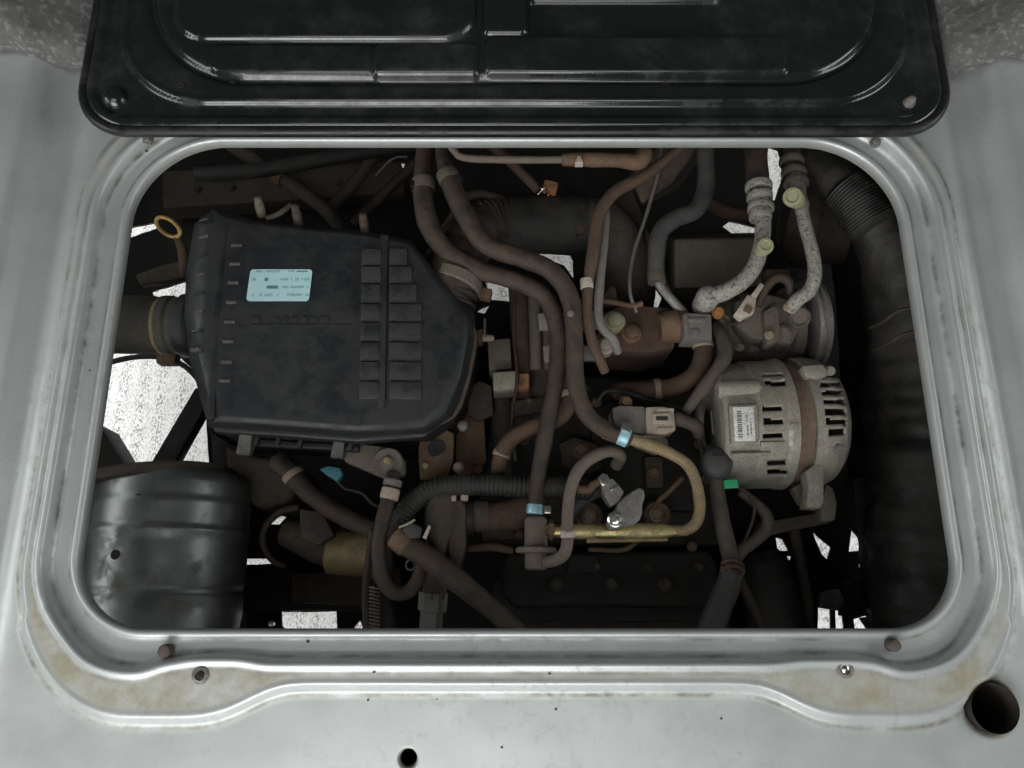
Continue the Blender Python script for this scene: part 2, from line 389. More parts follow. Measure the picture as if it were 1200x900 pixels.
def paint_material():
    m = material('silver_floor_paint', (0.55, 0.58, 0.58), 0.42, 0.5, bump=0.06, bump_scale=900, scale=14, var=0.14)
    nt = m.node_tree; N, L = nt.nodes, nt.links; b = N['Principled BSDF']
    base = b.inputs['Base Color'].links[0].from_socket
    tc = N.new('ShaderNodeTexCoord')
    at_ = N.new('ShaderNodeAttribute'); at_.attribute_name = 'stain'
    n = N.new('ShaderNodeTexNoise'); n.inputs['Scale'].default_value = 22; n.inputs['Detail'].default_value = 8; n.inputs['Roughness'].default_value = .7
    L.new(tc.outputs['Object'], n.inputs['Vector'])
    r = N.new('ShaderNodeMapRange'); r.inputs[1].default_value = .26; r.inputs[2].default_value = .62; L.new(n.outputs['Fac'], r.inputs[0])
    mu = N.new('ShaderNodeMath'); mu.operation = 'MULTIPLY'; L.new(at_.outputs['Fac'], mu.inputs[0]); L.new(r.outputs[0], mu.inputs[1])
    sc = N.new('ShaderNodeMath'); sc.operation = 'MULTIPLY'; sc.inputs[1].default_value = 0.85; L.new(mu.outputs[0], sc.inputs[0])
    c = N.new('ShaderNodeMix'); c.data_type = 'RGBA'; L.new(sc.outputs[0], c.inputs[0]); L.new(base, c.inputs[6]); c.inputs[7].default_value = (0.30, 0.265, 0.17, 1)
    # scuffs and specks all over
    n2 = N.new('ShaderNodeTexNoise'); n2.inputs['Scale'].default_value = 75; n2.inputs['Detail'].default_value = 10; n2.inputs['Roughness'].default_value = .8
    L.new(tc.outputs['Object'], n2.inputs['Vector'])
    r2 = N.new('ShaderNodeMapRange'); r2.inputs[1].default_value = .52; r2.inputs[2].default_value = .74; r2.inputs[4].default_value = .55; L.new(n2.outputs['Fac'], r2.inputs[0])
    n5 = N.new('ShaderNodeTexNoise'); n5.inputs['Scale'].default_value = 7; n5.inputs['Detail'].default_value = 3; L.new(tc.outputs['Object'], n5.inputs['Vector'])
    r5 = N.new('ShaderNodeMapRange'); r5.inputs[1].default_value = .36; r5.inputs[2].default_value = .60; L.new(n5.outputs['Fac'], r5.inputs[0])
    m5 = N.new('ShaderNodeMath'); m5.operation = 'MULTIPLY'; L.new(r2.outputs[0], m5.inputs[0]); L.new(r5.outputs[0], m5.inputs[1])
    c2 = N.new('ShaderNodeMix'); c2.data_type = 'RGBA'; L.new(m5.outputs[0], c2.inputs[0]); L.new(c.outputs[2], c2.inputs[6]); c2.inputs[7].default_value = (0.17, 0.15, 0.125, 1)
    # small dark chips
    v = N.new('ShaderNodeTexVoronoi'); v.inputs['Scale'].default_value = 38; v.inputs['Randomness'].default_value = 1
    L.new(tc.outputs['Object'], v.inputs['Vector'])
    r3 = N.new('ShaderNodeMapRange'); r3.inputs[1].default_value = .075; r3.inputs[2].default_value = .045; L.new(v.outputs['Distance'], r3.inputs[0])
    n6 = N.new('ShaderNodeSeparateColor'); L.new(v.outputs['Color'], n6.inputs[0])
    r6 = N.new('ShaderNodeMath'); r6.operation = 'GREATER_THAN'; r6.inputs[1].default_value = .93; L.new(n6.outputs[0], r6.inputs[0])
    m6 = N.new('ShaderNodeMath'); m6.operation = 'MULTIPLY'; L.new(r3.outputs[0], m6.inputs[0]); L.new(r6.outputs[0], m6.inputs[1])
    c3 = N.new('ShaderNodeMix'); c3.data_type = 'RGBA'; L.new(m6.outputs[0], c3.inputs[0]); L.new(c2.outputs[2], c3.inputs[6]); c3.inputs[7].default_value = (0.03, 0.027, 0.022, 1)
    # brown dirt settled in the creases, broken up
    ac = N.new('ShaderNodeAttribute'); ac.attribute_name = 'crease'
    n7 = N.new('ShaderNodeTexNoise'); n7.inputs['Scale'].default_value = 16; n7.inputs['Detail'].default_value = 8; n7.inputs['Roughness'].default_value = .75; L.new(tc.outputs['Object'], n7.inputs['Vector'])
    r7 = N.new('ShaderNodeMapRange'); r7.inputs[1].default_value = .42; r7.inputs[2].default_value = .62; L.new(n7.outputs['Fac'], r7.inputs[0])
    m7 = N.new('ShaderNodeMath'); m7.operation = 'MULTIPLY'; L.new(ac.outputs['Fac'], m7.inputs[0]); L.new(r7.outputs[0], m7.inputs[1])
    c4 = N.new('ShaderNodeMix'); c4.data_type = 'RGBA'; L.new(m7.outputs[0], c4.inputs[0]); L.new(c3.outputs[2], c4.inputs[6]); c4.inputs[7].default_value = (0.10, 0.075, 0.045, 1)
    # long thin scratches
    mp8 = N.new('ShaderNodeMapping'); mp8.inputs['Rotation'].default_value = (0, 0, .5); mp8.inputs['Scale'].default_value = (170, 9, 1); L.new(tc.outputs['Object'], mp8.inputs[0])
    n8 = N.new('ShaderNodeTexNoise'); n8.inputs['Scale'].default_value = 1.0; n8.inputs['Detail'].default_value = 2; L.new(mp8.outputs[0], n8.inputs['Vector'])
    r8 = N.new('ShaderNodeMapRange'); r8.inputs[1].default_value = .72; r8.inputs[2].default_value = .80; r8.inputs[4].default_value = .22; L.new(n8.outputs['Fac'], r8.inputs[0])
    c5 = N.new('ShaderNodeMix'); c5.data_type = 'RGBA'; L.new(r8.outputs[0], c5.inputs[0]); L.new(c4.outputs[2], c5.inputs[6]); c5.inputs[7].default_value = (0.20, 0.19, 0.175, 1)
    L.new(c5.outputs[2], b.inputs['Base Color'])
    dirty = N.new('ShaderNodeMath'); dirty.operation = 'MAXIMUM'; L.new(sc.outputs[0], dirty.inputs[0]); L.new(m5.outputs[0], dirty.inputs[1])
    mm = N.new('ShaderNodeMapRange'); mm.inputs[3].default_value = .48; mm.inputs[4].default_value = 0.0; L.new(dirty.outputs[0], mm.inputs[0]); L.new(mm.outputs[0], b.inputs['Metallic'])
    rs = b.inputs['Roughness'].links[0].from_socket
    rm = N.new('ShaderNodeMix'); L.new(dirty.outputs[0], rm.inputs[0]); L.new(rs, rm.inputs[2]); rm.inputs[3].default_value = .85; L.new(rm.outputs[0], b.inputs['Roughness'])
    return m
M_floor = paint_material()
V, F, stain, line = floor_mesh()
HOLES = [(1170, 831, 27), (478, 889, 9.5)]
floor = mk('cabin_floor', V, F, M_floor, smooth=60)
me = floor.data
a = me.attributes.new('stain', 'FLOAT', 'POINT'); a.data.foreach_set('value', [min(1, s) for s in stain])
a = me.attributes.new('crease', 'FLOAT', 'POINT'); a.data.foreach_set('value', [min(1, s) for s in line])
bm = bmesh.new(); bm.from_mesh(me); lay = bm.verts.layers.float['stain']
for (hx, hy, hr) in HOLES:
    c = at(hx, hy, 0.012 if hx > 1000 else 0.0); r = hr * mpp(hy, 0)
    near = [f for f in bm.faces if (f.calc_center_median().xy - c.xy).length < r * 4]
    if hr > 20 or True:
        es = list({e for f in near for e in f.edges}); bmesh.ops.subdivide_edges(bm, edges=es, cuts=2 if hr > 20 else 4, use_grid_fill=True)
    kill = [f for f in bm.faces if (f.calc_center_median().xy - c.xy).length < r]
    kv = {v for f in kill for v in f.verts}
    bmesh.ops.delete(bm, geom=kill, context='FACES')
    kv = [v for v in kv if v.is_valid and v.link_faces]
    for v in kv:
        d = v.co.xy - c.xy; d.normalize(); v.co.x, v.co.y = c.x + d.x * r, c.y + d.y * r; v.co.z -= 0.0035
    for v in bm.verts:
        dd = (v.co.xy - c.xy).length
        if dd < r * 1.45:
            v[lay] = max(v[lay], 1 - sstep(dd, r * 1.12, r * 1.45)); v.co.z -= 0.003 * (1 - sstep(dd, r, r * 1.3))
bm.to_mesh(me); bm.free()
me.polygons.foreach_set('use_smooth', [True] * len(me.polygons))
struct(floor)
for (hx, hy, hr) in HOLES:
    c = at(hx, hy, 0.012 if hx > 1000 else 0.0); r = hr * mpp(hy, 0)
    lathe('dark_hole_cup', c + Vector((0, 0, -.001)), c - Vector((0, 0, 1)), [(0.003, r * 1.03), (.008, r * 1.02), (.014, r * 1.0), (.075, r * .95), (.08, r * .5), (.0801, 0.0001)], M_hole if hr > 20 else M_rubber_dark, floor, 32, keep=lambda p: True)  # closed dark cup added so the hole looks black inside
for (px, py, r) in ((195, 763, 8.0), (1046, 756, 7.5)):
    c = at(px, py, 0.0); m = mpp(py, 0) * r
    lathe('rubber_plug', c + Vector((0, 0, -.006)), c + Vector((0, 0, 1)), [(0, m), (.010, m), (.0125, m * .85), (.0135, m * .4), (.0136, .0001)], M_plug, floor, 22)
for (px, py, mm_) in ((235, 791, M_rubber_dark), (990, 784, M_bright)):
    c = at(px, py, 0.008); m = mpp(py, 0)
    w_ = lathe('threaded_insert', c + Vector((0, 0, -.004)), c + Vector((0, 0, 1)), [(0, m * 10.5), (.0040, m * 10.5), (.0055, m * 9), (.0060, m * 6.2), (.0035, m * 5), (.0020, m * 4.6), (.00201, .0001)], M_steel, floor, 26)
    lathe('painted_core', c + Vector((0, 0, -.002)), c + Vector((0, 0, 1)), [(0, m * 4.5), (.0035, m * 4.4), (.0044, m * 2.4), (.0045, .0001)], mm_ if mm_ is M_bright else M_hole, w_, 16)  # core colour stands in for bright ground below and for hole shade
for (px, py) in ((171, 161), (1028, 164)):
    bolt('screw', px, py, 0.016, 6.2, M_steel, floor)
for k in range(9): # grit lying on the pressed flange
    x = rnd.uniform(60, 1140); y = rnd.choice([rnd.uniform(776, 800), rnd.uniform(745, 765), rnd.uniform(815, 895)])
    box('grit', x, y, 0.0095 if 776 < y < 800 else (0.0015 if y > 815 else -0.002), rnd.uniform(1.2, 3.5), rnd.uniform(.8, 1.8), .0015, M_grime, floor, rot=rnd.uniform(-40, 40), bevel=0.0003)

# ------------------------------------------------------------------ ground below, bay walls, added dark backdrop
def ground_material():
    m = material('pale_concrete', (0.50, 0.50, 0.49), 0.9, scale=14, var=0.12, bump=0.6, bump_scale=60)
    nt = m.node_tree; N, L = nt.nodes, nt.links; b = N['Principled BSDF']; base = b.inputs['Base Color'].links[0].from_socket
    tc = N.new('ShaderNodeTexCoord'); mp = N.new('ShaderNodeMapping'); mp.inputs['Scale'].default_value = (1.5, 0.75, 1); L.new(tc.outputs['Object'], mp.inputs[0])
    n = N.new('ShaderNodeTexNoise'); n.inputs['Scale'].default_value = 290; n.inputs['Detail'].default_value = 3; L.new(mp.outputs[0], n.inputs['Vector'])
    r = N.new('ShaderNodeMapRange'); r.inputs[1].default_value = .52; r.inputs[2].default_value = .42; L.new(n.outputs['Fac'], r.inputs[0])
    wv = N.new('ShaderNodeTexWave'); wv.inputs['Scale'].default_value = 9; wv.inputs['Distortion'].default_value = 1.2; L.new(tc.outputs['Object'], wv.inputs['Vector'])
    r2 = N.new('ShaderNodeMapRange'); r2.inputs[3].default_value = .45; r2.inputs[4].default_value = 1.0; L.new(wv.outputs['Fac'], r2.inputs[0])
    mu = N.new('ShaderNodeMath'); mu.operation = 'MULTIPLY'; L.new(r.outputs[0], mu.inputs[0]); L.new(r2.outputs[0], mu.inputs[1])
    c = N.new('ShaderNodeMix'); c.data_type = 'RGBA'; L.new(mu.outputs[0], c.inputs[0]); L.new(base, c.inputs[6]); c.inputs[7].default_value = (0.17, 0.17, 0.17, 1)
    L.new(c.outputs[2], b.inputs['Base Color'])
    return m
GZ = -0.64
gv = [(-3 + 6 * i / 40, -3 + 6 * j / 40, GZ + 0.003 * mnoise.noise((i * .9, j * .9, 0))) for j in range(41) for i in range(41)]
gf = [(j * 41 + i, j * 41 + i + 1, (j + 1) * 41 + i + 1, (j + 1) * 41 + i) for j in range(40) for i in range(40)]
struct(mk('ground', gv, gf, ground_material()))
TZ = -0.43
BX0, BX1, BY0, BY1 = -0.76, 0.76, -0.16, 0.84
def wall(p0, p1, n=14):
    vs, fs = [], []
    p0, p1 = Vector(p0), Vector(p1); d = p1 - p0; nn = Vector((-d.y, d.x, 0)).normalized()
    rows = 8
    for j in range(rows + 1):
        for i in range(n + 1):
            z = -0.03 + (TZ - 0.02 + 0.03) * j / rows
            b = .012 * mnoise.noise((i * .8, j * .8, p0.x * 3)) + (.012 if i % 4 == 2 else 0)
            p = p0 + d * i / n + nn * b; vs.append((p.x, p.y, z))
    for j in range(rows):
        for i in range(n): q = j * (n + 1) + i; fs.append((q, q + 1, q + n + 2, q + n + 1))
    return struct(mk('engine_bay_wall', vs, fs, M_liner, smooth=60))
wall((BX0, BY0, 0), (BX1, BY0, 0)); wall((BX1, BY0, 0), (BX1, BY1, 0)); wall((BX1, BY1, 0), (BX0, BY1, 0)); wall((BX0, BY1, 0), (BX0, BY0, 0))
GAPS = [
 [(136, 270), (180, 262), (186, 268), (150, 280), (136, 284)], [(178, 342), (223, 329), (228, 352), (182, 352)],
 [(92, 418), (160, 412), (205, 413), (240, 446), (246, 562), (158, 563), (121, 503), (92, 470)],
 [(455, 196), (466, 191), (475, 191), (473, 199), (459, 203)],
 [(628, 303), (637, 291), (664, 291), (671, 305), (672, 327), (661, 312), (645, 305)],
 [(568, 328), (582, 331), (599, 334), (600, 354), (576, 352)], [(558, 366), (565, 361), (574, 358), (568, 368)],
 [(900, 172), (911, 176), (918, 202), (908, 236), (896, 232)], [(875, 258), (884, 246), (888, 262)], [(846, 266), (855, 260), (890, 268), (890, 280), (864, 279)],
 [(755, 353), (768, 338), (775, 349), (771, 361), (766, 362), (767, 353)],
 [(276, 604), (286, 609), (291, 613), (280, 616)], [(317, 614), (332, 602), (336, 607), (328, 615)], [(281, 655), (320, 655), (326, 661), (283, 662)],
 [(330, 717), (395, 717), (396, 745), (342, 745), (331, 733)], [(416, 735), (423, 727), (426, 738), (418, 743)],
 [(909, 630), (917, 632), (924, 646), (911, 646)], [(952, 623), (959, 630), (973, 641), (969, 656), (962, 650)],
 [(997, 621), (1010, 635), (1019, 644), (994, 646)], [(1006, 661), (1019, 668), (1014, 682), (1008, 677)],
 [(958, 711), (972, 711), (973, 745), (958, 745)], [(978, 714), (986, 714), (989, 745), (979, 745)], [(1000, 726), (1014, 721), (1028, 745), (1003, 745)],
 [(913, 652), (927, 652), (926, 656), (914, 657)]]
cu = bpy.data.curves.new('backdrop', 'CURVE'); cu.dimensions = '2D'; cu.fill_mode = 'BOTH'; cu.extrude = 0.002  # sheet added to give darkness behind the engine, with gaps onto the ground
def spline(ps):
    s = cu.splines.new('POLY'); s.points.add(len(ps) - 1); s.use_cyclic_u = True
    for q, p in zip(s.points, ps): q.co = (p[0], p[1], 0, 1)
spline([(BX0 + .003, BY0 + .003), (BX1 - .003, BY0 + .003), (BX1 - .003, BY1 - .003), (BX0 + .003, BY1 - .003)])
for g in GAPS:
    pts = []
    for i, p in enumerate(g): # ragged edge
        q = g[(i + 1) % len(g)]
        n = max(1, int(math.hypot(q[0] - p[0], q[1] - p[1]) / 9))
        for k in range(n):
            t = k / n; pts.append(at(p[0] + (q[0] - p[0]) * t + rnd.uniform(-.55, .55), p[1] + (q[1] - p[1]) * t + rnd.uniform(-.55, .55), TZ))
    spline(pts)
tmp = bpy.data.objects.new('backdrop', cu); COL.objects.link(tmp)
bpy.context.view_layer.update()
me = bpy.data.meshes.new_from_object(tmp.evaluated_get(bpy.context.evaluated_depsgraph_get()))
bpy.data.objects.remove(tmp); me.name = 'backdrop'
for v in me.vertices: v.co.z += TZ
me.materials.clear(); me.materials.append(M_grime)
ut = bpy.data.objects.new('backdrop', me); COL.objects.link(ut)
tag(ut, 'added black backdrop deep below the engine with ragged gaps over pale ground', 'backdrop')

# ------------------------------------------------------------------ carpet and lid behind the opening
def carpet():
    vs, fs = [], []
    nx, ny = 330, 60
    for j in range(ny + 1):
        for i in range(nx + 1):
            x = -0.95 + 1.9 * i / nx; t = j / ny
            edge = 0.567 + 0.012 * mnoise.noise((x * 7, 0, 3)) - 0.012 * sstep(x, .3, .5) + .004 * mnoise.noise((x * 40, 2, 3))
            y = edge + 0.45 * t ** 1.4
            roll = math.sqrt(max(0, 1 - (1 - min(1, t / .14)) ** 2))
            under = sstep(abs(x), .44, .50)
            h = (0.010 + 0.030 * under) * roll
            h += (0.004 * mnoise.noise((x * 38, y * 38, 1)) + .0022 * mnoise.noise((x * 110, y * 110, 5)) + .0016 * mnoise.noise((x * 240, y * 240, 9))) * roll * (0.15 + .85 * under)
            z = 0.004 + h + (0.05 * sstep(y, .6, .9)) * under + .026 * sstep(abs(x), .49, .53)
            vs.append((x, y, z))
    for j in range(ny):
        for i in range(nx): q = j * (nx + 1) + i; fs.append((q, q + 1, q + nx + 2, q + nx + 1))
    m = material('grey_felt', (0.15, 0.148, 0.145), 0.95, scale=120, var=0.45, bump=1.0, bump_scale=900, spec=0.1,
                 speck=(150, .52, .68, (0.27, 0.262, 0.255)))
    o = mk('carpet', vs, fs, m, smooth=80)
    return tag(o, 'thick grey felt carpet with ragged front edge under the open lid', 'carpet')
carpet()
LZ = 0.034
def lpx(px, py): v = at(px, py, LZ); return v.x, v.y
LX0 = lpx(95, 100)[0]; LX1 = lpx(1110, 100)[0]; LY0 = lpx(600, 150)[1]; LY1 = LY0 + 0.56
def sdr(x, y, x0, x1, y0, y1, r): # signed distance to a rounded rectangle, negative inside
    cx, cy, hx, hy = (x0 + x1) / 2, (y0 + y1) / 2, (x1 - x0) / 2, (y1 - y0) / 2
    qx, qy = abs(x - cx) - hx + r, abs(y - cy) - hy + r
    return math.hypot(max(qx, 0), max(qy, 0)) + min(max(qx, qy), 0) - r
def prect(px0, py0, px1, py1, r): # picture rectangle -> lid rectangle
    a = lpx(px0, py1); b = lpx(px1, py1); c = lpx(px0, py0)
    return (a[0], b[0], a[1], c[1], r)
def stepin(d, w): return 1 - sstep(d, -w, w)
rect1 = (LX0 + .034, LX1 - .034, LY0 + .030, LY1 - .034, .10)
rect2 = (LX0 + .062, LX1 - .058, LY0 + .056, LY1 - .06, .115)
panels = [(prect(205, -260, 557, 52, .036), .0065, .0035), (prect(440, 57, 559, 95, .004), .0055, .002), (prect(250, 57, 437, 88, .004), .0022, .002),
          (prect(569, 49, 920, 92, .009), .0050, .0028), (prect(621, 4, 846, 46, .005), -.0055, .0022), (prect(567, 4, 617, 46, .006), .0062, .0025),
          (prect(567, -260, 920, -2, .012), .0050, .003)]
def lidh(x, y):
    d = -sdr(x, y, LX0, LX1, LY0, LY1, .054)
    h = -0.010 * (1 - sstep(d, 0, .008)) ** 2
    h -= 0.0035 * sstep(d, .0125, .0165)
    d1 = sdr(x, y, *rect1); h += 0.0055 * stepin(d1, .003); h += 0.0022 * gs(d1, -.002, .0035)
    d2 = sdr(x, y, *rect2); h -= 0.0045 * gs(d2, .0, .0045); h += 0.0028 * stepin(d2 + .004, .004)
    for rc, a, w in panels: h += a * stepin(sdr(x, y, *rc), w * .75)
    h += 0.0009 * mnoise.noise((x * 5, y * 5, 8))
    return h
def lid():
    root = thing('engine_hatch_lid', 'dark glossy steel engine hatch lid folded back, pressed inner face up', 'lid', (0, LY0, LZ))
    xs = np.arange(LX0, LX1 + .001, .0026); ys = list(np.arange(LY0, 0.655, .0021)) + list(np.arange(.660, LY1 + .001, .009))
    nx, ny = len(xs), len(ys)
    bm = bmesh.new(); grid = []
    for y in ys: grid.append([(x, y) for x in xs])
    vmap = {}
    def vert(i, j):
        if (i, j) in vmap: return vmap[i, j]
        x, y = grid[j][i]
        d = sdr(x, y, LX0, LX1, LY0, LY1, .054)
        if d > 0:
            e = 1e-4; gx = (sdr(x + e, y, LX0, LX1, LY0, LY1, .054) - d) / e; gy = (sdr(x, y + e, LX0, LX1, LY0, LY1, .054) - d) / e
            x -= gx * d; y -= gy * d
        v = bm.verts.new((x, y, LZ + lidh(x, y))); vmap[i, j] = v; return v
    for j in range(ny - 1):
        for i in range(nx - 1):
            cx, cy = (xs[i] + xs[i + 1]) / 2, (ys[j] + ys[j + 1]) / 2
            if sdr(cx, cy, LX0, LX1, LY0, LY1, .054) < 0.0012:
                try: bm.faces.new((vert(i, j), vert(i + 1, j), vert(i + 1, j + 1), vert(i, j + 1)))
                except ValueError: pass
    bmesh.ops.remove_doubles(bm, verts=bm.verts, dist=1e-5)
    me = bpy.data.meshes.new('pressed_panel'); bm.to_mesh(me); bm.free()
    me.polygons.foreach_set('use_smooth', [True] * len(me.polygons))
    mp = material('dark_green_gloss_paint', (0.0085, 0.0125, 0.012), 0.19, dust=(0.022, 0.027, 0.0255), dust_amt=0.28, scale=22, fine=.12, bump=0.05, bump_scale=300, coat=0.5)
    me.materials.append(mp)
    o = bpy.data.objects.new('pressed_panel', me); COL.objects.link(o); adopt(o, root)
    # rubber-lined rim
    P = []
    r = .054
    for cx, cy, a0 in ((LX0 + r, LY0 + r, 180), (LX1 - r, LY0 + r, 270), (LX1 - r, LY1 - r, 0), (LX0 + r, LY1 - r, 90)):
        for k in range(13): a = R(a0 + 90 * k / 12); P.append((cx + r * math.cos(a), cy + r * math.sin(a)))
    P.append(P[0]); Q = []
    for i in range(len(P) - 1):
        n = max(1, int(math.hypot(P[i + 1][0] - P[i][0], P[i + 1][1] - P[i][1]) / .03))
        for k in range(n): t = k / n; Q.append((P[i][0] + (P[i + 1][0] - P[i][0]) * t, P[i][1] + (P[i + 1][1] - P[i][1]) * t, LZ - .0065, .0058))
    Q.append((P[0][0], P[0][1], LZ - .0065, .0058))
    sweep('rubber_edge', Q, material('edge_rubber', (0.012, 0.012, 0.013), 0.33, bump=0.05, dust=(.04, .04, .04), dust_amt=.3, scale=30), root, 12, wob=0)
    for (px, py, mt) in ((132, 112, mp), (1067, 118, M_steel)):
        x, y = lpx(px, py); c = Vector((x, y, LZ - .006)); m = mpp(py, LZ) * (13 if mt is mp else 6)
        lathe('bump_stop', c, c + Vector((0, 0, 1)), [(0, m * 1.25), (.003, m * 1.2), (.006, m), (.0095, m * .8), (.0115, m * .45), (.012, .0001)], mt, root, 26, smooth=60)
    for (px, py) in ((213, 101), (272, 97), (395, 97), (780, 97)):
        x, y = lpx(px, py); c = Vector((x, y, LZ + lidh(x, y) - .001))
        lathe('drain_dimple', c, c + Vector((0, 0, 1)), [(0, .0042), (.0016, .0038), (.0019, .0025), (.0012, .0015), (.00121, .0001)], M_hole, root, 14)
lid()

# ------------------------------------------------------------------ engine body (one casting assembly)
eng = thing('engine_block', 'grimy dark engine block and head filling the middle of the bay', 'engine', at(700, 560, -0.42))
prism('cylinder_head', [(582, 452), (690, 440), (846, 446), (850, 600), (842, 640), (585, 640), (560, 600)], -0.245, -0.40, M_grime, eng, .006, segs=3)
prism('head_cover', [(592, 648), (830, 644), (842, 662), (842, 700), (826, 712), (600, 712), (586, 694), (586, 664)], -0.225, -0.33, M_grime, eng, .008, segs=3)
prism('cover_flange', [(580, 680), (850, 676), (856, 728), (576, 730)], -0.262, -0.30, M_grime, eng, .003)
for px in (652, 717, 781): bolt('cover_bolt', px, 684, -0.216, 8.5, M_grimeb, eng)
prism('crankcase', [(520, 560), (600, 560), (860, 640), (880, 760), (500, 760), (480, 650)], -0.33, -0.415, M_grime, eng, .006)
prism('bearing_cap', [(668, 650), (700, 650), (704, 672), (664, 672)], -0.219, -0.23, M_grime, eng, .003)
prism('timing_cover', [(560, 428), (600, 400), (612, 330), (640, 338), (640, 560), (560, 560)], -0.31, -0.41, M_grime, eng, .006)
# inlet runners
for k, (x, w) in enumerate(((610, 12), (632, 15))):
    tube('inlet_runner', [(x - 2, 338, -.235, w), (x, 380, -.225, w), (x + 2, 430, -.22, w), (x + 4, 480, -.235, w), (x + 4, 540, -.27, w)], M_grimeb if k else M_rubber_brown, eng, seg=16)
tube('inlet_runner', [(588, 455, -.25, 13), (590, 500, -.245, 14), (592, 560, -.26, 14)], M_grimeb, eng)
prism('gasket_plate', [(493, 508), (520, 502), (532, 508), (531, 540), (524, 560), (492, 562), (490, 530)], -.185, -.20, M_rust, eng, .002)
bolt('head_bolt', 537, 547, -.172, 6.5, M_screw, eng); bolt('head_bolt', 498, 545, -.178, 4, M_screw, eng)
lathe('oil_dimple', at(512, 526, -.1845), at(512, 526, -.10), [(0, .011), (.001, .0105), (.0012, .006), (.0004, .003), (.0005, .0001)], M_grime, eng, 18)
lathe('ball_stud', at(543, 499, -.19), at(543, 499, 0), [(0, .006), (.008, .0075), (.012, .006), (.014, .003), (.0145, .0001)], M_steel, eng, 16, smooth=70)
prism('engine_mount', [(534, 470), (566, 462), (570, 540), (548, 560), (534, 556)], -.235, -.30, M_rust, eng, .003)
prism('side_casting', [(690, 480), (716, 470), (830, 500), (846, 560), (820, 600), (700, 596)], -.232, -.27, M_grime, eng, .006)
bolt('head_bolt', 681, 526, -.215, 10, M_rust, eng); bolt('head_bolt', 767, 553, -.205, 7, M_rust, eng)
box('bolt_boss', 767, 553, -.213, 22, 38, .03, M_grimeb, eng, bevel=.005)
for (px, py) in ((690, 604), (770, 603)):
    lathe('rail_foot', at(px, py, -.21), at(px, py, 0), [(0, .0165), (.006, .0165), (.009, .0145), (.0092, .0001)], M_rust, eng, 24)
    bolt('rail_bolt', px, py, -.193, 8.5, M_screw, eng)
bolt('block_bolt', 842, 560, -.22, 9, M_grimeb, eng)

# ------------------------------------------------------------------ air filter box
ab = thing('air_filter_box', 'big black plastic air filter box with a pale cyan label', 'filter box', at(380, 400, -.30))
ZA = -.088
base = [(228, 262), (250, 244), (300, 258), (435, 272), (482, 282), (516, 322), (556, 366), (557, 398), (549, 442), (530, 488), (500, 508), (420, 512), (330, 505), (244, 500), (222, 420), (216, 372), (218, 318)]
top = [(250, 264), (262, 255), (304, 264), (435, 277), (479, 286), (508, 326), (538, 370), (538, 398), (530, 440), (514, 478), (494, 494), (420, 500), (330, 493), (258, 488), (246, 420), (243, 372), (245, 318)]
mid = [(a[0] * .5 + b[0] * .5, a[1] * .5 + b[1] * .5) for a, b in zip(base, top)]
def lp(poly, z): return [at(x, y, z) for x, y in poly]
lowb = lp(base, -.30)
low = [Vector((v.x, v.y, -.30)) for v in lp(base, -.135)]
loft('case', [[v * 1 for v in low], lp(base, -.140)], M_black, ab, .003)
loft('cover', [lp(base, -.1385), lp(base, -.112), lp(mid, -.0925), lp(top, ZA)], M_black, ab, .0022, 3)
# rib ladder on the cover
ys = [290, 311, 332, 355, 377, 400, 423, 446]
for i, y in enumerate(ys):
    y2 = (ys + [468])[i + 1]
    box('rib', 433 + (y - 400) * -.02, (y + y2) / 2 + .5, ZA + .0042, 23, y2 - y - .9, .010, M_blackrib, ab, bevel=.0010, tilt=(9, 0))
    w = 20 + min(1, (y - 285) / 70) * 18
    box('rib', 456 + w / 2, (y + y2) / 2 + .5, ZA + .0030, w, y2 - y - .9, .012, M_blackrib, ab, bevel=.0010, tilt=(9, 4))
prism('rib_spine', [(446, 274), (455, 275), (451, 478), (442, 478)], ZA + .0035, ZA - .006, M_black, ab, .0015)
for i, y in enumerate([287, 309, 331, 354, 377, 400, 424, 446]):
    box('clip_notch', 277 - i * 2.0, y, ZA + .0012, 13, 4, .006, M_blackdust, ab, bevel=.001)
for i, y in enumerate([257, 277, 299, 321, 343, 365, 387, 409]):
    box('flange_tooth', 239 - i * 1.6, y, -.0905, 15, 3.5, .012, M_blackdust if i % 2 else M_black, ab, bevel=.001, tilt=(0, -25))
prism('cover_ridge', [(262, 258), (268, 262), (257, 380), (251, 490), (243, 492), (247, 380)], ZA + .0005, ZA - .02, M_black, ab, .002)
box('cover_seam', 352, 381, ZA + .0010, 116, 2.0, .003, M_black, ab, bevel=.0004, rot=0)
for k, (dx, w) in enumerate([(0, 10), (24, 7), (34, 6), (44, 9), (57, 6), (68, 8), (80, 9)]): # worn raised lettering, illegible in the photo
    box('raised_letter', 300 + dx, 374, ZA + .0009, w, 6 if k % 2 else 8, .003, M_black, ab, bevel=.0004)
lab_c = at(327.5, 334, ZA + .0012)
def label_plate(name, px, py, z, w, h, r, mat, parent, rot=0, shear=0.0, normal=None):
    c = at(px, py, z); m = mpp(py, z); w *= m / 2; h *= m / 2; r *= m; vs = []
    for cx, cy, a0 in ((w - r, h - r, 0), (-w + r, h - r, 90), (-w + r, -h + r, 180), (w - r, -h + r, 270)):
        for k in range(7): a = R(a0 + 15 * k); vs.append(Vector((cx + r * math.cos(a) + shear * (cy + r * math.sin(a)), cy + r * math.sin(a), 0)))
    M = Matrix.Translation(c) @ (normal or Matrix.Rotation(R(rot), 4, 'Z')); n = len(vs)
    vv = [M @ v for v in vs] + [M @ (v - Vector((0, 0, .0008))) for v in vs]
    return mk(name, vv, [tuple(range(n)), tuple(range(2 * n - 1, n - 1, -1))] + [(k, k + n, (k + 1) % n + n, (k + 1) % n) for k in range(n)], mat, parent, smooth=0)
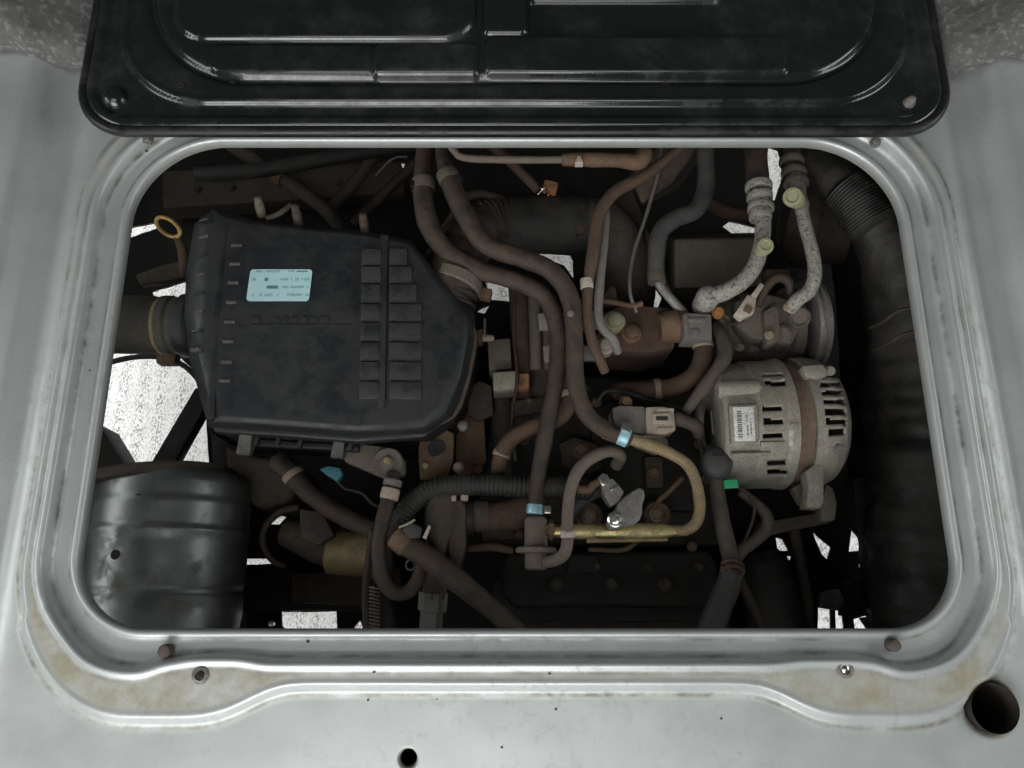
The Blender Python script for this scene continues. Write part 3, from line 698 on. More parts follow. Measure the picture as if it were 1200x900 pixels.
lb = label_plate('label', 327.5, 334, ZA + .0016, 73, 40, 4, M_label, ab, shear=.04)
def marks(parent, z, rows, mats):
    for (y, x0, x1, dens, hh, mi) in rows:
        x = x0
        while x < x1:
            w = rnd.uniform(1.0, 2.6)
            if rnd.random() < dens: box('print', x + w / 2, y + rnd.uniform(-.4, .4), z, w, hh * rnd.uniform(.6, 1.05), .0002, mats[mi], parent, bevel=0)
            x += w + rnd.uniform(.5, 1.2)
marks(lb, ZA + .0019, [(318, 300, 328, .8, 2.6, 1), (318, 338, 346, .9, 2.6, 1), (327.5, 328, 345, .5, 3, 1), (327.5, 346, 362, .8, 3.2, 1), (336.5, 331, 361, .85, 3.0, 1), (345.8, 296, 330, .85, 3.4, 1), (345.5, 336, 361, .85, 3.4, 1)], [M_ink, M_inkl])
for (x, y, w, h, mt) in ((354, 318, 13, 1.3, M_ink), (297.5, 327.5, 3.6, 3.4, M_inkl), (312, 327.5, 4, 4, M_ink), (319, 336.5, 13, 3.6, M_ink)):
    box('print', x, y, ZA + .0019, w, h, .0002, mt, lb, bevel=0)
for k_, x_ in enumerate((626, 642)):
    tube('dusty_rib', [(x_, 345, -.17, 7), (x_ + 1, 385, -.165, 7), (x_ + 2, 432, -.17, 7)], M_tape, eng)
for (px, py, mt, hh) in ((307, 243, M_alud, 11), (350, 252, M_grimeb, 10), (428, 262, M_rubber, 8)):
    c = at(px, py + 10, -.105); d = Vector((0, .55, .83)); r_ = mpp(py, -.1) * 5.5
    lathe('stud', c, c + d, [(0, r_), (.016, r_), (.0165, r_ * .85), (.0235, r_ * .85), (.025, r_ * .5), (.0251, .0001)], mt, ab, 14)
tube('stud_link', [(313, 256, -.098, 3), (328, 250, -.092, 3.4), (341, 240, -.092, 3)], M_rubber, ab)
# hinge bar and clips on the near side
for (px, py, w) in ((286, 518, 15), (396, 522, 13)):
    prism('clip', [(px - w / 2 + 2, py - 12), (px + w / 2 + 2, py - 11), (px + w / 2 - 1, py + 15), (px - w / 2 - 3, py + 14)], -.128, -.150, M_blackdust, ab, .002, zs=[.004, .004, -.012, -.012])
for (x0, x1, y) in ((298, 322, 506), (328, 350, 508), (354, 384, 510), (404, 420, 512)):
    prism('hinge_pad', [(x0, y - 3), (x1, y - 2), (x1, y + 7), (x0, y + 6)], -.142, -.165, M_rust if x0 == 354 else M_blackdust, ab, .001)
prism('hinge_bar', [(294, 514), (420, 522), (420, 529), (294, 522)], -.140, -.152, M_black, ab, .002)
for x, y in ((301, 512), (326, 513), (352, 515), (411, 519)): box('hinge_lug', x, y, -.132, 5, 17, .02, M_black, ab, rot=-12, bevel=.001)
prism('bracket_arm', [(398, 530), (424, 520), (452, 524), (474, 538), (474, 556), (458, 562), (440, 556), (404, 541)], -.150, -.168, M_alud, ab, .003)
c = at(455, 543, -.149); m_ = mpp(543, -.149)
lathe('mount_bush', c, c + Vector((0, 0, 1)), [(0, m_ * 18), (.004, m_ * 18), (.006, m_ * 16.5), (.005, m_ * 12), (.0045, m_ * 9), (.007, m_ * 7), (.0075, m_ * 3), (.0076, .0001)], M_alud, ab, 30)
bolt('mount_bolt', 453, 539, -.137, 4.5, M_zincd, ab)
prism('near_lip', [(246, 494), (330, 500), (420, 504), (498, 498), (516, 486), (512, 500), (498, 512), (418, 518), (330, 511), (250, 506)], -.118, -.136, M_black, ab, .004, segs=3)
# outlet neck at the right
tube('cover_seal', [(548, 372, -.112, 3.2), (556, 395, -.112, 3.4), (552, 425, -.112, 3.4), (545, 455, -.114, 3.4), (533, 484, -.118, 3.6), (510, 498, -.122, 3.6)], M_rubber, ab)

# inlet duct to the left of the box
d = thing('air_inlet_duct', 'fat olive brown air duct entering the left side of the filter box', 'duct', at(170, 375, -.20))
A, B = at(84, 379, -.175), at(226, 382, -.175)
L_ = (B - A).length; r_ = mpp(380, -.175) * 34
lathe('sleeve', A, B, [(0, r_ * .98), (L_ * .3, r_ * 1.02), (L_ * .70, r_ * 1.0), (L_ * .72, r_ * .95), (L_ * .76, r_ * .95), (L_ * .78, r_ * 1.03), (L_ * .84, r_ * 1.03), (L_ * .86, r_ * .97), (L_, r_ * .97)], M_olive, d, 40)
lathe('sleeve_band', A + (B - A) * .745, B, [(0, r_ * .97), (0.001, r_ * 1.0), (.008, r_ * 1.0), (.009, r_ * .97)], M_zincd, d, 40)
lathe('duct_flange', B - (B - A) * .09, B + (B - A), [(0, r_ * 1.02), (.004, r_ * 1.10), (.016, r_ * 1.12), (.02, r_ * 1.04)], M_black, d, 40)
# dipstick
d = thing('dipstick', 'dipstick with an amber loop handle left of the filter box', 'dipstick', at(212, 310, -.2))
c = at(197, 266, -.12); lp_ = []
for k in range(25):
    a = 2 * math.pi * k / 24; q = Matrix.Rotation(R(-24), 4, 'Z') @ Vector((.0168 * math.cos(a), .0068 * math.sin(a), .010 * math.sin(a)))
    lp_.append((c.x + q.x, c.y + q.y, c.z + q.z, .0024))
sweep('loop_handle', lp_, M_amber, d, 10)
tube('dipstick_stem', [(207, 276, -.128, 4), (214, 296, -.15, 5.5), (217, 322, -.19, 6)], M_rubber_brown, d)
tag(prism('metal_bracket', [(158, 322), (190, 310), (218, 304), (222, 318), (205, 328), (163, 333)], -.235, -.25, M_grimeb, None, .003), 'small dull brown bracket between the dipstick and the air duct', 'bracket')

# ------------------------------------------------------------------ silver drum, cable and strut on the left
d = thing('silver_drum', 'dented silver painted steel drum lying at the lower left corner', 'drum', at(190, 650, -.40))
A, B = at(186, 820, -.235), at(186, 560, -.235)
A.x = B.x = at(190, 660, -.225).x
r_ = mpp(650, -.235) * 90
L_ = (B - A).length
def yfrac(py): return (at(186, py, -.235) - A).length
prof = [(0, r_ * .9)]
for py, f in ((800, .96), (745, .965), (720, 1.0), (700, 1.0), (697, .985), (694, .97), (690, .985), (686, 1.0), (640, 1.0), (631, 1.0), (628, 1.02), (625, 1.02), (622, .985), (618, .985), (598, .985), (594, .99), (591, .965), (585, .965), (574, .965), (569, .955), (566, .93)):
    prof.append((yfrac(py), r_ * f))
prof += [(L_, r_ * .9), (L_ + .004, r_ * .80), (L_ + .005, .001)]
lathe('shell', A, B, prof, M_silver, d, 72, smooth=50, wave=lambda s, a: 1 + .0012 * mnoise.noise((s * 14, math.cos(a) * 2, math.sin(a) * 2)) + .0003 * mnoise.noise((s * 60, math.cos(a) * 6, math.sin(a) * 6)))
def on_drum(px, py, rad, f=1.0):
    """point on the drum's top surface under a picture point"""
    z = -.235 + r_
    for _ in range(12):
        p = at(px, py, z); dx = (p.x - A.x) / r_; z = -.235 + r_ * f * math.sqrt(max(.05, 1 - dx * dx))
    return at(px, py, z)
for (px, py, r, f) in ((135, 650, 5.8, 1.0), (162, 583, 4.8, .965)):
    p = on_drum(px, py, 0, f); nrm = Vector((p.x - A.x, 0, p.z - A.z)).normalized(); r *= mpp(py, p.z)
    lathe('dark_disc', p - nrm * .002, p + nrm, [(0, r), (.0026, r), (.0030, r * .8), (.0031, .0001)], M_hole, d, 18)  # flat dark disc painted in place of the shade inside a hole
for (px, py, w, h) in ((191, 590, 3, 7), (202, 586, 2.5, 9), (205, 589, 2, 5), (178, 596, 16, 1.6)):
    p = on_drum(px, py, 0, .966); nrm = Vector((p.x - A.x, 0, p.z - A.z)).normalized(); m = mpp(py, p.z)
    ex = Vector((nrm.z, 0, -nrm.x)); ey = Vector((0, 1, 0)); w, h = w * m / 2, h * m / 2
    vs = [p + nrm * k + ex * sx * w * (1 + .4 * sy) + ey * sy * h for k in (.0012, -.002) for sx, sy in ((-1, -1), (1, -1), (1, 1), (-1, 1))]
    mk('rust_chip', vs, [(0, 1, 2, 3), (7, 6, 5, 4), (0, 4, 5, 1), (1, 5, 6, 2), (2, 6, 7, 3), (3, 7, 4, 0)], M_rust, d)
lathe('drum_saddle', at(186, 571, -.235), at(186, 550, -.235), [(0, r_ * .90), (.002, r_ * .985), (.012, r_ * .985), (.016, r_ * .90)], M_grimeb, d, 60)
hose('brake_cable', 'thin black cable arching over the bright gap beside the silver drum', [(110, 432, -.33, 3), (135, 423, -.33, 3.2), (165, 418, -.33, 3.2), (195, 420, -.33, 3.2), (220, 432, -.33, 3.2), (238, 455, -.33, 3.4), (246, 490, -.33, 3.4)], M_rubber_dark, 'cable')
tag(box('cable_clip', 194, 419, -.318, 22, 13, .02, M_rust, bevel=.002), 'rusty little clip holding the black cable under the air duct', 'clip')
tag(prism('support_strut', [(228, 455), (242, 450), (240, 478), (224, 506), (193, 562), (187, 574), (160, 574), (166, 560)], -.36, -.385, M_grime, None, .003), 'black diagonal steel strut crossing the large bright gap', 'strut')
tag(prism('chassis_gusset', [(80, 480), (118, 500), (162, 572), (150, 600), (80, 600)], -.345, -.40, M_grime, None, .003), 'black triangular chassis gusset beside the drum at the left edge', 'gusset')
tag(prism('chassis_rail', [(246, 505), (262, 515), (292, 532), (296, 598), (272, 602), (274, 650), (280, 745), (262, 745), (262, 640), (254, 575), (248, 545)], -.37, -.425, M_grime, None, .004), 'black chassis rail running down beside the silver drum', 'rail')

# ------------------------------------------------------------------ faint pipes in the dark at the upper left
for i, (lab, pts) in enumerate((
    ('dim brown pipe slanting behind the filter box studs', [(270, 170, -.30, 8), (325, 205, -.30, 8), (380, 245, -.31, 8), (410, 280, -.33, 8)]),
    ('dim brown pipe slanting the other way above the filter box', [(450, 165, -.33, 7), (415, 215, -.33, 7), (380, 250, -.35, 7)]),
    ('thin dark pipe nearest the oval bright gap at the top', [(500, 178, -.36, 5), (455, 222, -.36, 6), (415, 262, -.37, 6)]))):
    o = hose('dark_pipe', lab, pts, M_grimeb, 'pipe', 'dim pipes behind the filter box')
    if i == 0: band('pipe_clip', 328, 207, -.30, 10, 12, -33, M_rust, o)
hose('thin_wire', 'thin bent wire above the small oval gap', [(440, 206, -.34, 1.2), (455, 190, -.33, 1.3), (466, 184, -.33, 1.3), (477, 184, -.33, 1.2)], M_steel, 'wire')

# ------------------------------------------------------------------ intake tube: elbow, bellows, black tube, cast elbow
it = thing('intake_duct', 'dusty intake elbow clamped to the filter box leading to a black tube', 'duct', at(545, 300, -.25))
tube('elbow', [(523, 352, -.128, 30), (531, 325, -.128, 30), (541, 296, -.145, 31), (556, 276, -.168, 32), (578, 266, -.185, 31)], M_rubber, it, seg=28)
tube('bellows', [(566, 268, -.182, 31), (582, 264, -.187, 31), (600, 262, -.19, 31)], M_rubber, it, seg=30, rib=(.0075, .10))
tube('black_tube', [(590, 263, -.188, 33), (620, 262, -.19, 34.5), (660, 264, -.19, 34.5), (690, 268, -.19, 33.5)], M_rubber_dark, it, seg=30, wob=.006)
tube('cast_elbow', [(682, 266, -.19, 35), (704, 272, -.195, 36), (722, 296, -.215, 37), (730, 330, -.25, 37), (728, 365, -.29, 36)], M_grimeb, it, seg=28)
o = band('clamp', 533, 331, -.128, 31.5, 15, 72, M_alud, it, dz=-.05)
lathe('neck_ring', at(528, 348, -.130), at(531, 334, -.128), [(0, .030), (.002, .0325), (.006, .0325), (.008, .030)], M_rubber_dark, it, 32)
lathe('neck_ring', at(525, 358, -.132), at(528, 344, -.130), [(0, .030), (.002, .0335), (.005, .0335), (.007, .030)], M_rubber, it, 32)
box('clamp_screw', 569, 343, -.132, 14, 14, .014, M_rust, it, bevel=.003, rot=-15)
box('tube_tab', 680, 267, -.155, 10, 14, .01, M_rubber_brown, it, rot=8)

# ------------------------------------------------------------------ coolant and fuel hoses in the middle
A_ = hose('coolant_hose', 'dusty brown hose with a screw clamp running from the top edge down to the regulator', [(497, 150, -.125, 8.6), (497, 180, -.118, 9.5), (496, 222, -.11, 12.0), (502, 262, -.105, 12.5), (524, 295, -.105, 11.6), (560, 316, -.11, 11.2), (606, 330, -.115, 10.8), (640, 350, -.12, 10.4), (653, 392, -.125, 10.0), (652, 440, -.125, 10.0), (641, 500, -.128, 9.6), (631, 556, -.135, 9.2), (627, 596, -.142, 8.4)], M_rubber)
band('clamp', 496, 217, -.111, 13.2, 15, 92, M_tape, A_, (484, 215, M_bright))
c_ = band('clamp', 627, 597, -.142, 9.6, 11, 85, M_blueband, A_); box('clamp_ear', 642, 597, -.132, 8, 9, .008, M_bright, c_, bevel=.001)
tube('pipe_stub', [(497, 140, -.128, 8.5), (497, 176, -.119, 8.5), (497, 198, -.114, 8.5)], M_zincd, A_)
B_ = hose('coolant_hose', 'dusty brown hose with a screw clamp curving down to the blue banded joint', [(516, 150, -.118, 7.7), (519, 182, -.112, 8.6), (528, 215, -.102, 11.6), (545, 252, -.098, 11.6), (568, 286, -.095, 11.2), (610, 302, -.098, 11.2), (646, 318, -.10, 11.2), (668, 350, -.105, 11.2), (673, 400, -.11, 10.8), (675, 450, -.115, 10.8), (688, 486, -.118, 10.8), (712, 505, -.118, 10.0), (738, 516, -.118, 8.8)], M_rubber)
band('clamp', 525, 207, -.104, 12.4, 13, 112, M_tape, B_, (537, 208, M_bright))
c_ = band('clamp', 731, 512, -.118, 10.8, 12, -24, M_blueband, B_); box('clamp_ear', 734, 500, -.104, 12, 11, .01, M_bright, c_, rot=-20, bevel=.0015)
box('clamp_tail', 713, 514, -.116, 16, 4, .003, M_rust, c_, rot=-20)
hose('thin_vent_hose', 'thin dark hose bending behind the two clamped hoses', [(500, 305, -.17, 6), (540, 240, -.16, 5.5), (560, 228, -.16, 5.5), (595, 236, -.17, 5.5)], M_rubber)
p = hose('steel_pipe', 'grey steel pipe along the top edge with a rusty joint and white clip', [(522, 160, -.10, 4.5), (532, 176, -.10, 4.5), (546, 185, -.10, 4.5), (600, 187, -.10, 4.5), (664, 187, -.10, 4.5)], M_beighose, 'pipe')
q = tube('rusty_hose_end', [(660, 187, -.10, 7.5), (685, 187, -.10, 8.5), (725, 188, -.10, 8.5), (745, 190, -.10, 10), (754, 182, -.105, 10), (752, 168, -.12, 9)], M_rust, p)
prism('white_clip', [(674, 190), (677, 182), (680, 182), (684, 190)], -.088, -.10, M_whitec, p, .001)
o = hose('rust_hose', 'short rusty hose with an orange plug above the black tube', [(570, 165, -.17, 6), (596, 188, -.16, 6), (616, 208, -.155, 6), (630, 222, -.155, 5.5)], M_rubber_brown)
box('orange_plug', 645, 217, -.148, 17, 13, .014, M_orange, o, rot=-15, bevel=.003)
tube('wire_prong', [(628, 214, -.15, 1.1), (634, 221, -.147, 1.3), (640, 219, -.146, 1.3)], M_bright, o, seg=8)
tube('wire_prong', [(630, 228, -.15, 1.1), (637, 222, -.147, 1.2), (643, 229, -.146, 1.2)], M_bright, o, seg=8)
# flat duct and thin hoses
tag(loft('engine_bracket', [[at(*q_, -.25) for q_ in ((735, 206), (790, 150), (840, 160), (795, 222), (752, 244))], [at(*q_, -.165) for q_ in ((738, 206), (780, 160), (822, 165), (788, 215), (752, 240))]], M_grimeb, None, .006), 'dusty brown slanted bracket under the top edge left of the bent hose', 'bracket')
tag(prism('engine_bracket', [(716, 232), (742, 218), (756, 262), (772, 290), (750, 302), (724, 262)], -.20, -.23, M_grimeb, None, .006), 'dark brown curved bracket behind the thin twin hoses', 'bracket')
o = hose('vacuum_hose', 'thin brown hose with a white band coming down beside the cast elbow', [(800, 170, -.125, 6), (757, 205, -.115, 7), (722, 224, -.108, 7.5), (702, 252, -.104, 7.5), (695, 296, -.104, 7.5), (689, 336, -.107, 6.8), (688, 370, -.11, 6.5), (694, 400, -.112, 6.5), (704, 424, -.115, 6), (709, 436, -.12, 5.5)], M_rubber_brown)
band('white_band', 687.5, 333, -.106, 7.5, 12, 92, M_whitec, o)
hose('grey_vacuum_pipe', 'thin grey pipe hooking right beside the brown hose with the white band', [(710, 248, -.125, 5), (707, 290, -.115, 5.5), (703, 330, -.112, 5.5), (701, 366, -.112, 5.5), (706, 384, -.113, 5.5), (718, 397, -.116, 5.5), (724, 413, -.13, 5)], M_conn, 'pipe')
o = hose('heater_hose', 'bent grey hose dropping from the top edge to a thin steel pipe', [(826, 150, -.15, 10), (827, 185, -.15, 10.5), (827, 220, -.148, 10.5), (815, 246, -.142, 10.5), (792, 256, -.138, 10.5), (774, 272, -.134, 10.5), (769, 300, -.134, 10.5), (769, 328, -.138, 9.5)], M_greywrap)
tube('steel_pipe', [(768, 320, -.14, 6), (774, 335, -.142, 5.5), (786, 350, -.145, 5.5), (801, 366, -.155, 5.5)], M_steel, o)
band('hose_end', 769, 324, -.137, 10, 16, 92, M_tape, o)
tag(loft('cast_bracket', [[at(*q_, -.27) for q_ in ((780, 275), (900, 272), (900, 345), (780, 345))], [at(*q_, -.205) for q_ in ((790, 280), (895, 278), (895, 336), (790, 338))]], M_alud, None, .005), 'broad dull grey cast bracket behind the speckled pipe', 'bracket')
tag(lathe('pulley', at(912, 262, -.33), at(1000, 270, -.31), [(0, .02), (.01, .05), (.03, .062), (.05, .064), (.06, .055), (.10, .05)], M_grimeb, None, 36), 'big dim brown pulley in shadow behind the second speckled pipe', 'pulley')
hose('rust_lever', 'dark red brown lever beside the small gap under the top edge', [(825, 236, -.28, 8), (850, 250, -.28, 8), (880, 252, -.28, 7)], M_rubber_brown, 'lever')

# ------------------------------------------------------------------ air conditioning pipes and compressor
o = thing('refrigerant_pipe', 'speckled pale pipe bending left to a round end with a pale green cap', 'pipe', at(870, 320, -.2))
tube('rubber_hose', [(882, 140, -.14, 13), (885, 180, -.125, 13.5), (889, 222, -.112, 13)], M_rubber, o)
tube('pipe', [(891, 232, -.11, 11), (894, 256, -.106, 9.2), (893, 282, -.105, 9), (886, 308, -.108, 9.5), (872, 328, -.112, 9.5), (852, 341, -.118, 10), (832, 348, -.125, 10)], M_acpipe, o, seg=18)
for py, r in ((219, 15), (231, 14.2), (244, 14.5)): band('crimp', 889 + (py - 219) * .1, py, -.111, r, 9, 88, M_acpipe, o)
band('crimp', 891, 252, -.108, 12.5, 12, 88, M_acpipe, o)
c = at(830, 348, -.125); lathe('end_fitting', c - Vector((0, 0, .03)), c + Vector((0, 0, 1)), [(0, .013), (.03, .0145), (.036, .0125), (.040, .008), (.041, .0001)], M_acpipe, o, 22, smooth=60)
def capstub(o, a, b, r, mt2=M_cap):
    A, B = at(*a), at(*b); L_ = (B - A).length
    lathe('valve_stub', A, B, [(0, r * .75), (L_ * .7, r * .8)], M_acpipe, o, 18)
    lathe('valve_cap', A + (B - A) * .6, B + (B - A), [(0, r * .9), (L_ * .30, r), (L_ * .36, r * .9), (L_ * .37, r * .62), (L_ * .33, r * .5), (L_ * .331, .0001)], mt2, o, 22, smooth=30)
capstub(o, (886, 300, -.115), (898, 287, -.072), .0098)
o = thing('refrigerant_pipe', 'speckled pale pipe nearest the bay wall with a large pale green cap', 'pipe', at(940, 300, -.2))
tube('rubber_hose', [(922, 140, -.15, 12), (925, 176, -.14, 12), (930, 200, -.135, 12)], M_rubber, o)
for py in (190, 203, 214): band('crimp', 928 + (py - 190) * .2, py, -.135, 14, 8, 80, M_alud, o)
tube('pipe', [(932, 208, -.132, 10), (937, 232, -.122, 8.5), (943, 262, -.115, 7.8), (951, 292, -.112, 7.8), (955, 318, -.114, 8), (949, 340, -.12, 8.5), (934, 352, -.128, 8.5), (926, 362, -.14, 8.5)], M_acpipe, o, seg=18)
capstub(o, (940, 240, -.125), (928, 230, -.072), .0118)
cp = thing('compressor', 'dirty cast air conditioning compressor with pulley above the alternator', 'compressor', at(890, 390, -.30))
A, B = at(826, 386, -.205), at(968, 380, -.205); m_ = mpp(385, -.205)
lathe('housing', A, B, [(0, m_ * 20), (m_ * 6, m_ * 34), (m_ * 40, m_ * 36), (m_ * 42, m_ * 41), (m_ * 52, m_ * 41), (m_ * 54, m_ * 37), (m_ * 88, m_ * 38), (m_ * 92, m_ * 44), (m_ * 104, m_ * 44), (m_ * 106, m_ * 30)], M_alud, cp, 36)
lathe('pulley', at(938, 381, -.205), at(975, 379, -.205), [(0, m_ * 42), (m_ * 2, m_ * 52), (m_ * 6, m_ * 53), (m_ * 8, m_ * 49), (m_ * 11, m_ * 49), (m_ * 13, m_ * 53), (m_ * 17, m_ * 52), (m_ * 18, m_ * 30)], M_steel, cp, 48)
prism('port_block', [(862, 352), (888, 342), (935, 352), (942, 378), (928, 404), (880, 396), (862, 380)], -.150, -.19, M_alud, cp, .005)
prism('ear', [(895, 364), (906, 358), (913, 358), (916, 398), (905, 404), (898, 402)], -.138, -.165, M_alud, cp, .004)
lathe('port', at(937, 372, -.155), at(937, 372, 0), [(0, .013), (.012, .013), (.014, .011), (.011, .008), (.0111, .0001)], M_alud, cp, 22)
lathe('port', at(916, 392, -.160), at(914, 390, 0), [(0, .012), (.013, .0115), (.016, .008), (.0161, .0001)], M_alud, cp, 22)
for (x, y) in ((903, 391), (925, 358)): bolt('housing_bolt', x, y, -.130, 5.5, M_screw, cp)
prism('foot', [(856, 402), (942, 408), (946, 426), (850, 424)], -.19, -.25, M_grimeb, cp, .004)
tube('loop_hose', [(888, 358, -.145, 5), (898, 336, -.135, 6), (912, 325, -.13, 6), (924, 330, -.132, 6), (927, 344, -.14, 5)], M_rubber, cp)
box('relief_valve', 912, 320, -.15, 30, 12, .02, M_rubber, cp, bevel=.004)
d = thing('wire_connector', 'dirty white wire connector with a tab on the compressor', 'connector', at(878, 362, -.14))
prism('shell', [(862, 366), (876, 345), (887, 350), (884, 366), (870, 373)], -.122, -.137, M_whitec, d, .0018)
prism('tab', [(880, 346), (891, 331), (896, 334), (886, 350)], -.122, -.130, M_whitec, d, .001)
box('latch', 877, 362, -.1195, 9, 8, .004, M_rust, d, rot=-30, bevel=.001)
bolt_o = bolt('flange_bolt', 843, 364, -.14, 7.5, M_orange); tag(bolt_o, 'rust orange bolt head right of the grey plug and speckled pipe end', 'bolt')

# ------------------------------------------------------------------ throttle body with grey plug
th = thing('intake_throttle', 'dark throttle casting with screws and a grey plug at its end', 'throttle', at(760, 385, -.25))
prism('casting', [(706, 366), (730, 356), (790, 360), (792, 406), (760, 414), (712, 410), (698, 398)], -.165, -.25, M_rubber_brown, th, .005)
lathe('sensor_nose', at(772, 384, -.160), at(806, 381, -.160), [(0, .017), (.010, .020), (.022, .0205), (.024, .019), (.034, .019)], M_rust, th, 26)
pl = prism('plug', [(802, 366), (834, 368), (835, 398), (801, 397)], -.137, -.17, M_conn, th, .0025)
box('plug_latch', 817, 375, -.1345, 22, 5, .004, M_conn, pl, bevel=.001); box('plug_lip', 804, 382, -.1345, 5, 30, .004, M_conn, pl, bevel=.001)
box('plug_latch', 815, 389, -.135, 9, 7, .004, M_conn, pl, bevel=.001)
for (x, y, r, mt) in ((721, 374, 9, M_cap), (741, 388, 8.5, M_rust), (710, 403, 7.5, M_beige)):
    c = at(x, y, -.150); m = mpp(y, -.15) * r
    lathe('screw_cap', c - Vector((0, 0, .02)), c + Vector((0, 0, 1)), [(0, m * 1.5), (.012, m * 1.45), (.014, m), (.020, m * .95), (.022, m * .7), (.0225, .0001)], mt, th, 20, smooth=40)
tube('linkage', [(690, 352, -.15, 3), (715, 354, -.148, 3.4), (740, 358, -.148, 3), (752, 356, -.15, 4)], M_rust, th)
prism('casting_boss', [(702, 352), (716, 334), (722, 336), (724, 356)], -.16, -.2, M_grimeb, th, .003)
hose('bypass_hose', 'rusty brown hose bending down left from the grey plug', [(824, 392, -.165, 11.0), (824, 416, -.162, 11.0), (815, 438, -.162, 11.0), (793, 452, -.166, 11.0), (760, 457, -.175, 11.0), (722, 458, -.20, 11.0)], M_rubber_brown)
hose('wrapped_wires', 'flat tape wrapped wire bundle between the grey plug and the alternator', [(838, 382, -.16, 6), (848, 398, -.145, 9), (849, 418, -.135, 9), (836, 440, -.135, 8.5), (819, 462, -.14, 7.5), (804, 482, -.15, 6)], M_tape, 'wiring')

# ------------------------------------------------------------------ pipe clip ladder, small boxes in the middle
tag(prism('pipe_clip', [(630, 367), (700, 364), (702, 385), (632, 386)], -.135, -.143, M_conn, None, .002), 'upper grey clip bar behind the two brown coolant hoses', 'clip')
tag(prism('pipe_clip', [(636, 405), (696, 404), (698, 422), (638, 424)], -.137, -.145, M_conn, None, .002), 'lower grey clip bar behind the two brown coolant hoses', 'clip')
tag(bolt('clip_screw', 669, 366, -.085, 4, M_steel), 'tiny bright screw on the right coolant hose at the upper clip', 'screw')
d = thing('relay_box', 'small dull grey box with an orange side in the gap right of the filter box', 'box', at(592, 440, -.25))
prism('box_case', [(571, 398), (598, 396), (600, 432), (573, 434)], -.195, -.25, M_alud, d, .003)
prism('box_lid', [(577, 436), (605, 434), (606, 456), (578, 458)], -.180, -.22, M_alu, d, .003)
box('orange_side', 613, 446, -.185, 14, 18, .02, M_orange, d, bevel=.002)
o = tag(prism('bracket_plate', [(556, 388), (566, 384), (566, 400), (556, 402)], -.20, -.22, M_rust, None, .002), 'little rusty plate with a pale pin beside the filter box seal', 'plate')
lathe('pin', at(566, 396, -.195), at(582, 396, -.195), [(0, .005), (.010, .0045), (.014, .003), (.0141, .0001)], M_beige, o, 14)
box('plate_post', 568, 384, -.190, 3, 24, .004, M_steel, o)

# ------------------------------------------------------------------ pressure sensor with beige plug
ms = thing('pressure_sensor', 'grey square sensor with a beige plug on the engine', 'sensor', at(750, 495, -.22))
prism('sensor_case', [(717, 478), (726, 475), (756, 476), (758, 508), (720, 508)], -.128, -.17, M_conn, ms, .003)
pl = prism('plug', [(757, 477), (778, 476), (790, 480), (792, 504), (778, 509), (757, 508)], -.125, -.16, M_beige, ms, .002)
prism('plug_latch', [(764, 485), (786, 483), (788, 496), (765, 497)], -.1215, -.126, M_beige, pl, .001)
box('plug_slot', 776, 490, -.1208, 14, 5, .002, M_grime, pl, bevel=.0005)
for y in (480, 503): box('plug_rail', 780, y, -.1225, 20, 4, .004, M_beige, pl, bevel=.001)
tube('boot', [(790, 490, -.14, 8.5), (804, 494, -.142, 8), (816, 500, -.148, 8), (818, 510, -.16, 7)], M_tape, ms)
bolt('sensor_bolt', 734, 470, -.135, 8, M_rust, ms)
prism('sensor_foot', [(742, 513), (782, 512), (784, 524), (770, 532), (744, 522)], -.145, -.16, M_beighose, ms, .003)
hose('rust_loop_hose', 'rusty hose looping left behind the long brown hose', [(668, 440, -.16, 9), (668, 470, -.155, 9.5), (655, 490, -.152, 9.5), (628, 499, -.15, 9.5), (602, 512, -.152, 9.5), (587, 535, -.158, 9.5), (584, 566, -.18, 9)], M_rubber_brown)
hose('wiring_conduit', 'dark ribbed wiring conduit crossing below the filter box', [(462, 628, -.165, 11), (472, 604, -.158, 12), (492, 582, -.152, 12.5), (522, 571, -.15, 12.5), (570, 568, -.15, 12.5), (610, 570, -.152, 12.5), (650, 571, -.155, 12.5), (690, 574, -.165, 12)], M_rubber_dark, 'conduit', rib=(.0052, .07))
hose('metal_wiring_branch', 'dark thin wiring branch under the beige hose by the fuel rail', [(665, 610, -.19, 6), (680, 588, -.185, 7), (700, 577, -.18, 7), (715, 574, -.17, 7)], M_greywrap, 'wiring')

# ------------------------------------------------------------------ fuel rail and regulator
fr = thing('fuel_rail', 'shiny yellow zinc fuel rail with its bent return pipe', 'fuel rail', at(730, 622, -.2))
c0, c1 = at(640, 623, -.150), at(806, 622, -.150); m_ = mpp(622, -.15)
L_ = (c1 - c0).length
lathe('rail_tube', c0, c1, [(0, m_ * 7.0), (.012, m_ * 7.5), (.014, m_ * 8), (.03, m_ * 9), (L_ - .028, m_ * 9), (L_ - .018, m_ * 6.5), (L_, m_ * 6.0)], M_zinc, fr, 26)
tube('return_pipe', [(736, 514, -.120, 7), (760, 521, -.122, 7), (786, 532, -.125, 6.8), (806, 545, -.127, 6.8), (816, 566, -.130, 6.8), (820, 594, -.136, 6.8), (816, 612, -.144, 6.8), (804, 621, -.149, 6.6), (790, 622, -.15, 6.6)], M_zincd, fr, seg=16)
prism('rail_bracket', [(687, 630), (782, 628), (783, 634), (688, 636)], -.154, -.165, M_zincd, fr, .001)
bolt('copper_washer', 645, 621, -.142, 9, M_orange, fr)
rg = thing('fuel_regulator', 'dusty upright regulator can at the left end of the fuel rail', 'regulator', at(628, 640, -.2))
A, B = at(628, 668, -.150), at(628, 606, -.150); L_ = (B - A).length; m_ = mpp(640, -.15)
